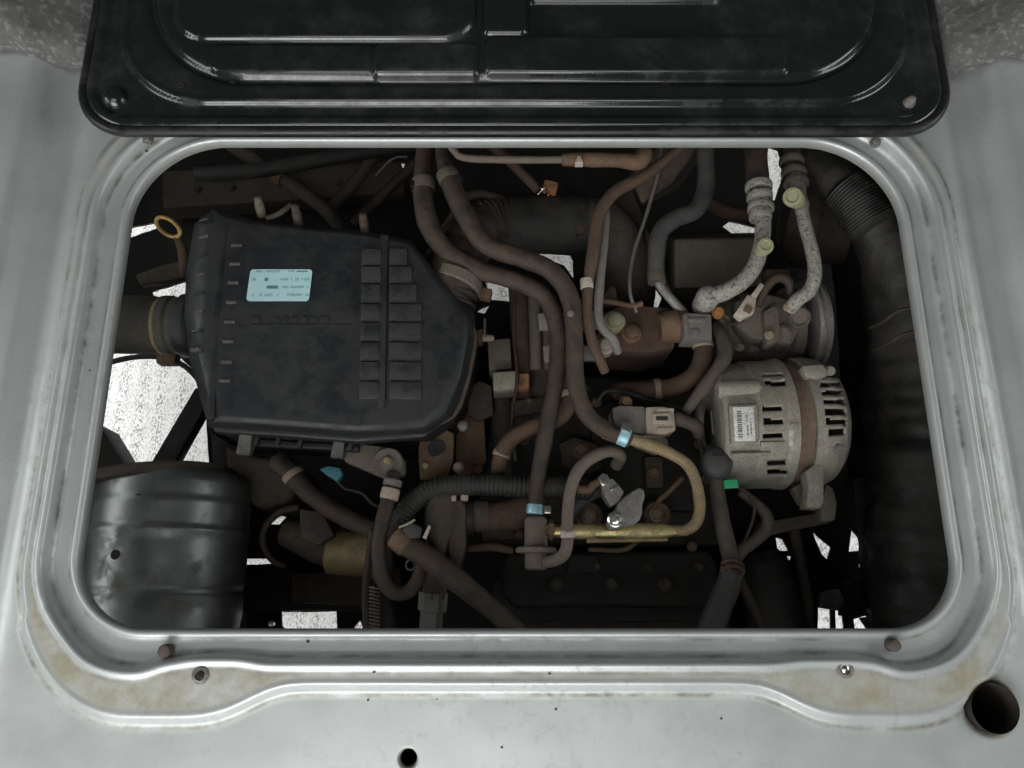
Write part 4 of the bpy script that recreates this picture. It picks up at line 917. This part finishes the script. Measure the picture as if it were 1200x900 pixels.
lathe('can', A, B, [(0, m_ * 10), (.002, m_ * 13), (L_ * .30, m_ * 13), (L_ * .32, m_ * 23), (L_ * .35, m_ * 24), (L_ * .40, m_ * 24), (L_ * .43, m_ * 22), (L_ * .45, m_ * 13.5), (L_ * .95, m_ * 13.5), (L_, m_ * 11)], M_beighose, rg, 30)
lathe('inlet_nut', at(636, 621, -.150), at(653, 621, -.150), [(0, m_ * 10), (.006, m_ * 10), (.008, m_ * 12.5), (.011, m_ * 12.5), (.012, m_ * 9)], M_rust, rg, 6, smooth=20)
o = hose('return_hose', 'thin beige hose hooked over the fuel rail to the regulator', [(722, 546, -.165, 7), (727, 535, -.15, 7.2), (716, 529, -.138, 7.2), (698, 534, -.128, 7.2), (680, 548, -.122, 7.2), (669, 572, -.118, 7.2), (665, 604, -.118, 7.2), (665, 634, -.122, 7.2), (660, 650, -.130, 7.2), (648, 657, -.14, 7.2), (632, 659, -.148, 7)], M_beighose)
band('white_band', 665, 626, -.121, 7.8, 9, 92, M_whitec, o)
sv = thing('rail_sensor', 'flat grey oval sensor with a shiny bent plug above the fuel rail', 'sensor', at(735, 598, -.17))
ov = []
for k in range(28):
    a = 2 * math.pi * k / 28; q = Vector((24 * math.cos(a), 34 * math.sin(a) * (1 - .25 * abs(math.cos(a)))))
    ang = R(-28); ov.append((734 + q.x * math.cos(ang) - q.y * math.sin(ang), 597 - (q.x * math.sin(ang) + q.y * math.cos(ang))))
ov = [(712, 609), (714, 602), (722, 597), (724, 590), (732, 582), (742, 575), (749, 571), (755, 574), (756, 582), (753, 592), (753, 602), (749, 611), (741, 616), (730, 617), (722, 621), (715, 620), (711, 615)]
prism('plate', ov, -.124, -.138, M_steel, sv, .003, segs=3)
lathe('screw_eye', at(721, 609, -.125), at(721, 609, 0), [(0, .0085), (.004, .0085), (.005, .0065), (.003, .005), (.0032, .0045), (.0032, .0001)], M_bright, sv, 24)
lathe('screw_head', at(719, 608, -.125), at(719, 608, 0), [(0, .0045), (.0042, .0042), (.005, .0022), (.0051, .0001)], M_steel, sv, 6)
prism('plug', [(703, 566), (718, 560), (732, 576), (726, 588), (716, 594), (708, 582)], -.128, -.15, M_steel, sv, .003)
prism('plug_clip', [(700, 560), (706, 554), (712, 556), (716, 564), (706, 570)], -.122, -.135, M_bright, sv, .0015)
prism('clip_wire', [(715, 573), (723, 568), (724, 570), (716, 575)], -.1255, -.128, M_bright, sv, .0005)
tube('lead', [(706, 562, -.132, 4.5), (696, 568, -.136, 5), (690, 574, -.14, 5), (678, 573, -.145, 5)], M_rust, sv)

# ------------------------------------------------------------------ alternator
al = thing('alternator', 'dusty cast alternator with cooling slots and a white sticker', 'alternator', at(920, 500, -.27))
AZ = -.185
A, B = at(838, 500, AZ), at(1004, 494, AZ); A.x, B.x = (838 - 600) * mpp(500, -.115), (1004 - 600) * mpp(500, -.135); ax = (B - A).normalized(); m_ = mpp(500, -.13) ; ma = mpp(500, AZ)
RAD = .0775
def sx(px): return (px - 838) * mpp(500, -.118)
def ang_of(py): # angle round the axis (0 = towards +y side horizontally) for a picture row on the top half
    return math.asin(max(-1, min(1, (503 - py) / 77.0)))
slots = [(893, 918, 439, 3.5), (896, 921, 448.5, 6), (893, 917, 478, 5.5), (894, 918, 494.5, 7.5), (894, 918, 511, 5), (899, 921, 543, 7), (899, 922, 554, 6)]
fslots = [(960, 980, 440, 5), (961, 985, 450, 5.5), (963, 988, 460, 6), (965, 991, 470.5, 6.5), (967, 992, 482, 8), (968, 993, 494.5, 7.5), (971, 991, 507, 8)]
def keeper(sl):
    def keep(p):
        if p.z < AZ + .01: return True
        dep = p.y * ST + (CAM_H - p.z) * CT
        px = 600 + FPX * p.x / dep; py = 450 - FPX * (p.y * CT - (CAM_H - p.z) * ST) / dep
        return not any(x0 < px < x1 and abs(py - yc) < h / 2 for x0, x1, yc, h in sl)
    return keep
def fine(prof, step):
    out = []
    for (s0, r0), (s1, r1) in zip(prof, prof[1:]):
        n = max(1, int((s1 - s0) / step))
        for k in range(n): out.append((s0 + (s1 - s0) * k / n, r0 + (r1 - r0) * k / n))
    out.append(prof[-1]); return out
rear = fine([(sx(846), RAD * .30), (sx(848), RAD * .80), (sx(850), RAD * .90), (sx(854), RAD * .95), (sx(888), RAD * .97), (sx(892), RAD), (sx(922), RAD * 1.0), (sx(926), RAD * 1.02), (sx(935), RAD * 1.03), (sx(937), RAD * .93)], .0012)
o = lathe('rear_housing', A, B, rear, M_alu, al, 190, smooth=30, keep=keeper(slots)); md = o.modifiers.new('wall', 'SOLIDIFY'); md.thickness = .004; md.offset = -1
front = fine([(sx(953), RAD * .93), (sx(955), RAD * 1.03), (sx(968), RAD * 1.03), (sx(982), RAD * 1.0), (sx(993), RAD * .93), (sx(1002), RAD * .80), (sx(1008), RAD * .62), (sx(1011), RAD * .40), (sx(1012), RAD * .25)], .0012)
o = lathe('front_housing', A, B, front, M_alu, al, 190, smooth=30, keep=keeper(fslots)); md = o.modifiers.new('wall', 'SOLIDIFY'); md.thickness = .004; md.offset = -1
lathe('stator', A, B, [(sx(932), RAD * .9)] + [(sx(934) + k * .0011, RAD * (.965 + .008 * (k % 2))) for k in range(24)] + [(sx(960), RAD * .9)], M_lam, al, 60,
      wave=lambda s, a: 1 - .022 * (abs(math.sin(a * 9)) < .14))
lathe('rotor', A, B, [(sx(852), RAD * .4), (sx(856), RAD * .80), (sx(928), RAD * .80), (sx(975), RAD * .74), (sx(990), RAD * .5)], M_grime, al, 40)
def on_alt(px, py, f=1.0): # point on the housing under a picture point
    z = AZ + RAD
    for _ in range(14):
        p = at(px, py, z); cen = A + ax * (p - A).dot(ax); dy = p.y - cen.y
        z = AZ + RAD * f * math.sqrt(max(.03, 1 - (dy / (RAD * f)) ** 2))
    p = at(px, py, z); cen = A + ax * (p - A).dot(ax); return p, (p - cen).normalized()
def alt_rot(n):
    ex = (ax - n * ax.dot(n)).normalized(); ey = n.cross(ex); return Matrix((ex, ey, n)).transposed().to_4x4()
p, n = on_alt(871, 497, 0.965)
Mr = alt_rot(n); m = mpp(497, p.z)
def plate_at(name, p, n, w, h, t, mat, parent, off=(0, 0), bevel=.0008):
    Mt = Matrix.Translation(p) @ alt_rot(n); w, h = w / 2, h / 2
    vs = [Mt @ Vector((x + off[0], y + off[1], z)) for z in (t, -.003) for x, y in ((-w, -h), (w, -h), (w, h), (-w, h))]
    return mk(name, vs, [(0, 1, 2, 3), (7, 6, 5, 4), (0, 4, 5, 1), (1, 5, 6, 2), (2, 6, 7, 3), (3, 7, 4, 0)], mat, parent, bevel=bevel)
plate_at('label_pad', p, n, 33 * m, 44 * m, .0035, M_alu, al, bevel=.001)
st_ = plate_at('sticker', p, n, 24 * m, 40 * m, .0042, M_white, al, bevel=.0004)
q = random.Random(3)
y = -16.0
while y < 16:
    h = q.uniform(.6, 1.6); plate_at('bar', p + n * .0042, n, 5.5 * m, h * m, .0002, M_inkg, st_, off=(-5.5 * m, y * m), bevel=0); y += h + q.uniform(.6, 1.2)
for (x_, y0, y1) in ((3.5, -13, -3), (3, 4, 11), (7.5, -12, 2)):
    y = y0
    while y < y1: h = q.uniform(.8, 2); plate_at('print', p + n * .0042, n, 2 * m, h * m, .0002, M_conn, st_, off=(x_ * m, y * m), bevel=0); y += h + .9
p2, n2 = on_alt(866, 452, 1.0)
b_ = lathe('terminal_boss', p2 - ax * .024 - n2 * .006, p2 + ax * .024 - n2 * .006, [(0, .008), (.003, .0105), (.046, .0105), (.049, .008)], M_alu, al, 20)
for (px, py, w, h) in ((930, 500, 8, 60), (880, 532, 46, 5), (905, 520, 28, 6)):
    p3, n3 = on_alt(px, py, 1.005); plate_at('cast_rib', p3, n3, w * m, h * m if h < 20 else 9 * m, .0025, M_alu, al)
for (x0, y0, hh) in ((843, 462, 24), (841, 494, 30), (843, 524, 22)):
    box('rear_cover_block', x0, y0, -.150 + (-.012 if y0 > 520 else 0), 17, hh, .04, M_alud, al, bevel=.003, tilt=(0, -30))
prism('upper_ear', [(940, 428), (966, 426), (972, 440), (958, 446), (944, 442)], -.112, -.14, M_alu, al, .004)
prism('lower_ear', [(944, 552), (960, 540), (966, 545), (966, 588), (962, 596), (944, 595), (948, 570)], -.132, -.155, M_alu, al, .003)
prism('lower_ear', [(928, 572), (946, 560), (950, 590), (940, 592)], -.165, -.18, M_alud, al, .003)
bolt('through_bolt', 975, 433, -.112, 6, M_alu, al); bolt('through_bolt', 984, 525, -.115, 6, M_steel, al)
o = thing('alternator_bracket', 'dirty angled bracket arm below the alternator', 'bracket', at(940, 610, -.25))
prism('upright', [(968, 566), (978, 572), (982, 590), (980, 610), (962, 612), (962, 590)], -.185, -.215, M_alud, o, .005)
prism('arm', [(978, 596), (976, 612), (900, 628), (886, 626), (890, 612), (950, 602)], -.20, -.222, M_grimeb, o, .004)
hose('alternator_lead', 'thick tape wrapped lead from the boot below the alternator, blue grey at its lower end', [(840, 544, -.145, 8.1), (841, 575, -.15, 8.6), (846, 610, -.155, 9.5), (853, 640, -.16, 9.9), (858, 662, -.163, 10.8), (852, 690, -.168, 11.7), (840, 718, -.172, 12.6), (828, 748, -.175, 12.6)], M_tape, 'wiring')
o = bpy.data.objects['alternator_lead']
tube('blue_grey_wrap', [(857, 668, -.164, 13), (852, 690, -.168, 14), (840, 718, -.172, 15), (827, 750, -.175, 15)], M_greywrap, o)
tube('binding_cord', [(846, 660, -.15, 2.2), (858, 656, -.142, 2.2), (870, 662, -.15, 2.2), (868, 670, -.155, 2.2), (852, 666, -.145, 2.2), (845, 664, -.152, 2.2)], M_rubber_brown, o)
tube('binding_cord', [(845, 668, -.15, 2.2), (860, 663, -.141, 2.2), (871, 669, -.15, 2.2), (866, 678, -.155, 2.2)], M_rubber_brown, o)
d = thing('terminal_boot', 'round dusty rubber boot at the lower left of the alternator', 'boot', at(838, 545, -.16))
c = at(838, 546, -.15)
lathe('boot_cap', c, c + Vector((-.1, .15, 1)), [(0, .017), (.008, .0185), (.016, .0175), (.021, .013), (.023, .007), (.0235, .0001)], M_greywrap, d, 26, smooth=70)
box('boot_slit', 843, 533, -.127, 14, 3, .004, M_grime, d, rot=-5)
tag(box('green_tag', 857, 567, -.135, 16, 10, .006, M_green, rot=4, bevel=.001), 'small bright green plastic tag just below the alternator', 'tag')
hose('branch_wiring', 'brown wiring branch hooking back to the lead under the alternator', [(868, 576, -.175, 5.5), (886, 590, -.175, 6), (898, 604, -.172, 7), (898, 620, -.17, 7.5), (884, 634, -.168, 7.5), (868, 646, -.166, 7.5), (858, 664, -.165, 7)], M_tape, 'wiring')
hose('branch_wiring', 'dim wiring tail going down right from the cord binding', [(862, 668, -.175, 6), (874, 695, -.19, 6.5), (888, 725, -.20, 6.5), (895, 750, -.205, 6.5)], M_rubber, 'wiring')

# ------------------------------------------------------------------ lower right corner
tag(lathe('ribbed_canister', at(927, 800, -.30), at(888, 662, -.30), [(0, .036), (.02, .038)] + [(.03 + k * .006, .038 + .0018 * (k % 2)) for k in range(21)] + [(.162, .03), (.165, .001)], M_rubber_dark, None, 34), 'dark ribbed canister in shadow below the alternator', 'canister')
hose('drive_belt', 'dim olive strap running down to the bright slot at the bottom edge', [(930, 620, -.30, 7), (938, 660, -.30, 7), (945, 700, -.30, 7), (950, 750, -.30, 7)], M_grimeb, 'belt')
tag(prism('support_bracket', [(988, 684), (1004, 680), (1016, 688), (1018, 706), (1010, 722), (986, 722)], -.36, -.375, M_rubber, None, .003), 'brown flat bracket among the bright gaps at the lower right', 'bracket')
tag(prism('foil_shield', [(962, 694), (984, 690), (990, 704), (984, 716), (960, 712)], -.35, -.36, M_steel, None, .004, zs=[0, .01, .003, -.006, .004]), 'crumpled pale foil shield above the bright slots at the bottom', 'shield')
tag(prism('support_bracket', [(1012, 724), (1040, 722), (1052, 745), (1030, 750)], -.34, -.36, M_conn, None, .003), 'dull grey bracket corner at the bottom edge near the right corner', 'bracket')
def liner():
    vs, fs = [], []
    inner = [(960, 190), (985, 240), (1000, 320), (1008, 420), (1014, 520), (1028, 610), (1036, 690), (1060, 760)]
    outer = [(1010, 150), (1085, 215), (1130, 320), (1150, 420), (1165, 520), (1180, 620), (1185, 690), (1180, 780)]
    I = crom([(*at(x, y, -.30),) for x, y in inner], 18); O = crom([(*at(x, y, -.06),) for x, y in outer], 18)
    n = 40
    for a_, b_ in zip(I, O):
        for k in range(n + 1):
            t = k / n; p = a_ + (b_ - a_) * t
            z = p[2] + .035 * math.sin(math.pi * t) - .06 * (1 - t) ** 3 + .006 * mnoise.noise((p[0] * 22, p[1] * 22, 2)) + .004 * mnoise.noise((p[0] * 60, p[1] * 60, 6)) + .010 * abs(mnoise.noise((p[0] * 14, p[1] * 5, 11))) + .006 * abs(mnoise.noise((p[0] * 9 + p[1] * 16, p[1] * 7, 3)))
            vs.append((p[0], p[1], z))
    for j in range(len(I) - 1):
        for k in range(n): q_ = j * (n + 1) + k; fs.append((q_, q_ + 1, q_ + n + 2, q_ + n + 1))
    o = mk('wheel_arch_liner', vs, fs, M_liner, None, smooth=70); md = o.modifiers.new('thick', 'SOLIDIFY'); md.thickness = .004
    return tag(o, 'black wrinkled liner lining the whole right side of the bay', 'liner')
liner()
o = hose('side_duct', 'broad creased black duct curving down the whole right side of the bay', [(930, 186, -.16, 20), (968, 202, -.14, 23), (1002, 234, -.125, 26), (1036, 278, -.135, 33), (1064, 330, -.16, 50), (1086, 400, -.19, 68), (1098, 480, -.21, 78), (1104, 570, -.215, 80), (1106, 650, -.22, 78), (1104, 730, -.22, 74), (1098, 800, -.22, 72)], M_liner, seg=40, sub=14, wob=.02)
for v in o.data.vertices:
    c_ = v.co; v.co = c_ + v.normal * (.018 * abs(mnoise.noise((c_.x * 22, c_.y * 9, 3))) + .004 * mnoise.noise((c_.x * 45, c_.y * 30, c_.z * 30)) + .012 * abs(mnoise.noise((c_.x * 12 + c_.y * 14, c_.y * 10, 8)))) * (.3 + .7 * sstep(.42 - c_.y, 0, .12))
tube('ribbed_sleeve', [(990, 221, -.1255, 26.5), (1003, 235, -.1235, 27.5), (1014, 251, -.1235, 28.8), (1023, 264, -.1235, 30)], M_rubber_dark, o, rib=(.0040, .035), seg=24)
hose('wall_cable', 'thin worn cable drooping over the black hose at the right edge', [(1020, 384, -.155, 2.2), (1036, 376, -.128, 2.4), (1054, 364, -.108, 2.4), (1080, 360, -.098, 2.2)], M_rubber, 'cable')
hose('wall_cable', 'thin worn cable low on the black liner at the right edge', [(1024, 410, -.155, 2), (1042, 402, -.125, 2.2), (1058, 392, -.108, 2.2), (1082, 386, -.098, 2)], M_rubber, 'cable')

# ------------------------------------------------------------------ lower left of the engine: starter, hoses, thermostat
sm = thing('starter_motor', 'dull brass cylinder motor with a grey nose below the filter box', 'motor', at(400, 650, -.33))
m_ = mpp(645, -.25)
lathe('motor_can', at(384, 646, -.25), at(440, 650, -.25), [(0, m_ * 22), (.003, m_ * 26), (.05, m_ * 26), (.055, m_ * 28), (.07, m_ * 28)], M_zincd, sm, 34)
lathe('motor_nose', at(330, 622, -.25), at(392, 642, -.25), [(0, m_ * 10), (.004, m_ * 16), (.03, m_ * 20), (.05, m_ * 24), (.07, m_ * 24)], M_grimeb, sm, 28)
prism('motor_bracket', [(350, 596), (378, 600), (392, 628), (372, 640), (352, 630)], -.215, -.25, M_grimeb, sm, .004)
hose('ring_cable', 'black cable bowed round the nose of the brass motor', [(350, 595, -.24, 4), (328, 600, -.24, 4), (312, 616, -.24, 4), (308, 636, -.24, 4), (318, 655, -.245, 4), (335, 664, -.25, 4)], M_rubber, 'cable')
o = hose('lower_hose', 'dusty brown hose slanting from under the filter box to the thermostat', [(325, 540, -.20, 12.8), (343, 556, -.195, 11.9), (365, 580, -.19, 11.5), (400, 604, -.185, 11.0), (440, 622, -.18, 11.0), (480, 640, -.175, 10.2)], M_rubber)
tag(prism('gearbox_casting', [(262, 520), (300, 535), (336, 538), (352, 560), (338, 590), (300, 596), (268, 572)], -.26, -.38, M_grimeb, None, .01, segs=3), 'dim brown casting under the near left corner of the filter box', 'casting')
tag(prism('teal_clip', [(374, 550), (384, 546), (398, 548), (401, 556), (395, 564), (384, 558)], -.155, -.168, M_teal, None, .002), 'small teal plastic clip under the filter box near the round mount', 'clip')
tag(prism('lower_guard', [(284, 668), (420, 664), (432, 690), (428, 716), (284, 716)], -.36, -.40, M_grime, None, .006), 'black guard plate above the bright slot at the lower left', 'guard')
tag(lathe('drain_screw', at(317, 731, -.40), at(317, 731, 0), [(0, .006), (.005, .006), (.006, .004), (.0061, .0001)], M_bright, None, 12), 'tiny bright screw beside the lower left bright slot', 'screw')
o = hose('big_coolant_hose', 'thick brown coolant hose slanting down to the bottom edge of the opening', [(462, 628, -.135, 12.2), (480, 641, -.133, 13.1), (510, 660, -.13, 13.9), (545, 688, -.132, 13.5), (578, 715, -.138, 12.2), (615, 748, -.145, 11.3)], M_rubber)
band('collar', 470, 634, -.134, 14, 20, -35, M_rust, o)
h = hose('loop_hose', 'dusty hose loop hanging in a U with a tan paper band', [(461, 556, -.145, 8.4), (456, 580, -.135, 8.8), (448, 612, -.13, 8.4), (443, 645, -.13, 8.4), (448, 678, -.132, 8.4), (462, 695, -.134, 8.4), (480, 692, -.136, 8.4), (492, 672, -.138, 8.4), (495, 648, -.142, 8.4)], M_rubber)
band('paper_band', 457, 579, -.135, 10.5, 13, 78, M_beige, h); band('hose_end', 460, 566, -.139, 10.5, 8, 78, M_conn, h)
h = thing('toothed_strap', 'toothed tan rubber strap standing at the bottom edge left of the loop hose', 'strap', at(434, 720, -.20))
tube('strap_spine', [(436, 622, -.165, 4), (432, 655, -.165, 4.5), (429, 690, -.165, 5), (430, 745, -.165, 5)], M_rubber, h)
for k in range(16):
    y = 688 + k * 4.2; tube('tooth', [(433, y, -.162, 1.3), (439, y + 1, -.160, 1.5), (445, y + 2.5, -.164, 1.3)], M_beighose, h, seg=7, sub=3)
tube('strap_back', [(452, 640, -.18, 10), (450, 690, -.18, 12), (452, 745, -.18, 13)], M_grime, h)
t_ = thing('thermostat_housing', 'brown dusty thermostat housing with upright stub and side hose', 'thermostat', at(515, 640, -.25))
tube('upright', [(518, 582, -.160, 20), (517, 610, -.160, 19), (515, 640, -.165, 16), (512, 670, -.168, 15), (508, 700, -.172, 14)], M_grimeb, t_, seg=20)
prism('side_flange', [(524, 588), (540, 584), (546, 596), (546, 640), (538, 668), (526, 664)], -.150, -.20, M_grimeb, t_, .004)
lathe('side_neck', at(538, 606, -.17), at(575, 604, -.17), [(0, .019), (.008, .0195), (.010, .0175), (.018, .0175), (.02, .019), (.035, .019)], M_grimeb, t_, 26)
tube('side_hose', [(558, 606, -.17, 17), (585, 605, -.172, 18), (610, 600, -.178, 18), (632, 586, -.19, 17)], M_rubber_brown, t_, seg=20)
band('hose_clamp', 551, 607, -.17, 19.5, 8, 0, M_grime, t_)
lathe('temperature_sender', at(508, 694, -.172), at(504, 742, -.178), [(0, .0165), (.02, .0165), (.022, .013), (.04, .013), (.042, .009), (.05, .008)], M_conn, t_, 6, smooth=20)
for x, y in ((530, 583), (544, 582)): box('cap_stud', x, y, -.145, 9, 9, .012, M_beige, t_, bevel=.002)
d = thing('hose_spring_clip', 'grey teal spring clip with a pale tab beside the thick coolant hose', 'clip', at(484, 622, -.14))
prism('clip_body', [(470, 620), (482, 612), (494, 618), (492, 630), (480, 632)], -.122, -.135, M_greywrap, d, .003)
prism('clip_tab', [(495, 630), (502, 615), (505, 617), (499, 632)], -.115, -.119, M_whitec, d, .0008)
tube('clip_wire', [(468, 618, -.125, 1.5), (478, 614, -.118, 1.6), (486, 609, -.118, 1.5)], M_cap, d, seg=8)
d = thing('ring_terminal', 'small pale ring terminal in the hollow of the hose loop', 'terminal', at(480, 660, -.15))
lp_ = []
c = at(481, 662, -.145)
for k in range(19): a = 2 * math.pi * k / 18; lp_.append((c.x + .005 * math.cos(a), c.y + .0055 * math.sin(a), c.z, .0012))
sweep('ring', lp_, M_steel, d, 8)
box('crimp', 475, 648, -.142, 12, 6, .006, M_beighose, d, rot=-15, bevel=.0015)

# ------------------------------------------------------------------ small wiring and dim chassis pieces
hose('sensor_wire', 'thin dark wire trailing from the teal clip under the filter box', [(392, 560, -.165, 2), (404, 572, -.17, 2), (424, 578, -.175, 2), (440, 592, -.18, 2.2), (470, 598, -.185, 2.2)], M_rubber_dark, 'wire')
hose('sensor_wire', 'thin brown wire hanging from the green tag under the alternator', [(864, 570, -.142, 2), (878, 580, -.15, 2), (884, 600, -.16, 2), (874, 630, -.165, 2), (862, 652, -.16, 2)], M_rubber, 'wire')
hose('sensor_wire', 'thin dark wire crossing from the beige plug boot to the boot by the alternator', [(816, 508, -.16, 2.2), (822, 522, -.165, 2.2), (828, 536, -.165, 2.2), (836, 548, -.16, 2.2)], M_rubber_dark, 'wire')
hose('sensor_wire', 'thin grey wire beside the heater hose running to the grey plug', [(776, 318, -.16, 2), (784, 340, -.162, 2), (798, 360, -.165, 2), (812, 372, -.155, 2)], M_greywrap, 'wire')
hose('sensor_wire', 'thin dark wire looping over the compressor ports', [(884, 356, -.14, 1.8), (872, 374, -.145, 1.8), (856, 380, -.15, 1.8), (846, 372, -.15, 1.8)], M_rubber_dark, 'wire')
hose('wiring_loom', 'dim taped wiring loom at the far wall above the filter box', [(230, 205, -.27, 9), (300, 200, -.27, 9), (370, 188, -.28, 9), (440, 176, -.29, 9), (500, 170, -.30, 9)], M_rubber_dark, 'wiring')
hose('drain_pipe', 'short rusty pipe under the side hose left of the regulator', [(548, 643, -.215, 4.5), (575, 641, -.21, 5), (600, 645, -.215, 4.5)], M_rust, 'pipe')
cr = tag(prism('cross_member', [(190, 200), (470, 188), (474, 226), (190, 244)], -.37, -.41, M_grimeb, None, .005), 'dim brown chassis cross member behind the filter box', 'chassis beam')
for x in (230, 270, 350, 395): bolt('rivet', x, 222 - (x - 190) * .05, -.364, 6, M_grimeb, cr)
cr = tag(prism('cross_member', [(585, 716), (850, 714), (862, 752), (580, 754)], -.30, -.33, M_grimeb, None, .005), 'dim chassis beam along the bottom edge below the head cover', 'chassis beam')
cr = tag(prism('oil_pan_rail', [(340, 672), (470, 664), (470, 700), (432, 712), (340, 706)], -.33, -.36, M_rubber, None, .006), 'dim brown pan edge between the brass motor and the bottom slot', 'pan')
tag(prism('side_rail', [(1000, 560), (1030, 556), (1040, 640), (1030, 650), (1022, 620), (1004, 612)], -.28, -.31, M_grime, None, .004), 'black side rail between alternator bracket and the right liner', 'rail')
for (x, y) in ((700, 664), (760, 664), (820, 664)): bolt('cover_stud', x, y, -.219, 5, M_grimeb, eng)
prism('head_rib', [(600, 458), (690, 450), (692, 456), (602, 464)], -.238, -.26, M_grimeb, eng, .002)
prism('head_rib', [(640, 560), (660, 556), (664, 610), (644, 612)], -.225, -.26, M_grimeb, eng, .003)
prism('plug_cover', [(560, 600), (600, 596), (604, 632), (566, 636)], -.228, -.26, M_grimeb, eng, .005)
for (x, y) in ((585, 616), (830, 560), (812, 640), (700, 470)): bolt('block_bolt', x, y, -.222, 6, M_rust, eng)

hose('sensor_wire', 'thin dusty wire running down the middle between the filter box and the coolant hoses', [(604, 345, -.19, 2), (602, 390, -.185, 2), (606, 440, -.18, 2), (600, 490, -.185, 2), (604, 540, -.19, 2)], M_rubber, 'wire')
hose('throttle_cable', 'thin grey cable curving from the throttle casting to the top edge', [(746, 366, -.15, 2.2), (738, 340, -.145, 2.2), (742, 300, -.15, 2.2), (758, 250, -.155, 2.2), (772, 200, -.16, 2.2), (776, 160, -.17, 2.2)], M_conn, 'cable')
hose('fuel_line', 'thin rusty line running beside the rail under the return pipe', [(800, 560, -.19, 3), (780, 580, -.195, 3), (770, 590, -.2, 3), (740, 640, -.205, 3), (690, 644, -.205, 3)], M_rust, 'pipe')
hose('vacuum_line', 'thin black line looping behind the grey square sensor', [(700, 470, -.17, 3), (712, 458, -.165, 3), (740, 462, -.165, 3), (764, 470, -.17, 3), (800, 478, -.18, 3)], M_rubber_dark, 'hose')
for (x, y, z) in ((868, 404, -.18), (936, 404, -.18), (850, 372, -.16)): bolt('housing_bolt', x, y, z, 6, M_screw, cp)


for (px, py, z, r, a_, nm) in ((344, 557, -.195, 13, -50, 'lower_hose'), (824, 404, -.163, 12.2, 92, 'bypass_hose'), (770, 456, -.172, 12, 6, 'bypass_hose'), (668, 462, -.157, 10, 90, 'rust_loop_hose'), (588, 532, -.158, 10.2, 70, 'rust_loop_hose')):
    band('clamp', px, py, z, r, 8, a_, M_screw, bpy.data.objects[nm])
for (x, y, z, r) in ((566, 470, -.228, 6), (560, 548, -.23, 6), (620, 470, -.205, 5), (700, 500, -.228, 6), (820, 520, -.228, 6), (716, 632, -.24, 5), (608, 626, -.222, 5)): bolt('block_bolt', x, y, z, r, M_rust, eng)
prism('lifting_eye', [(548, 455), (562, 446), (576, 452), (578, 486), (560, 494), (548, 486)], -.215, -.225, M_grimeb, eng, .002)
prism('coil_bracket', [(655, 520), (672, 512), (700, 520), (706, 548), (690, 556), (660, 548)], -.222, -.24, M_grimeb, eng, .003)
prism('runner_flange', [(598, 470), (655, 462), (660, 480), (600, 488)], -.205, -.22, M_grimeb, eng, .003)
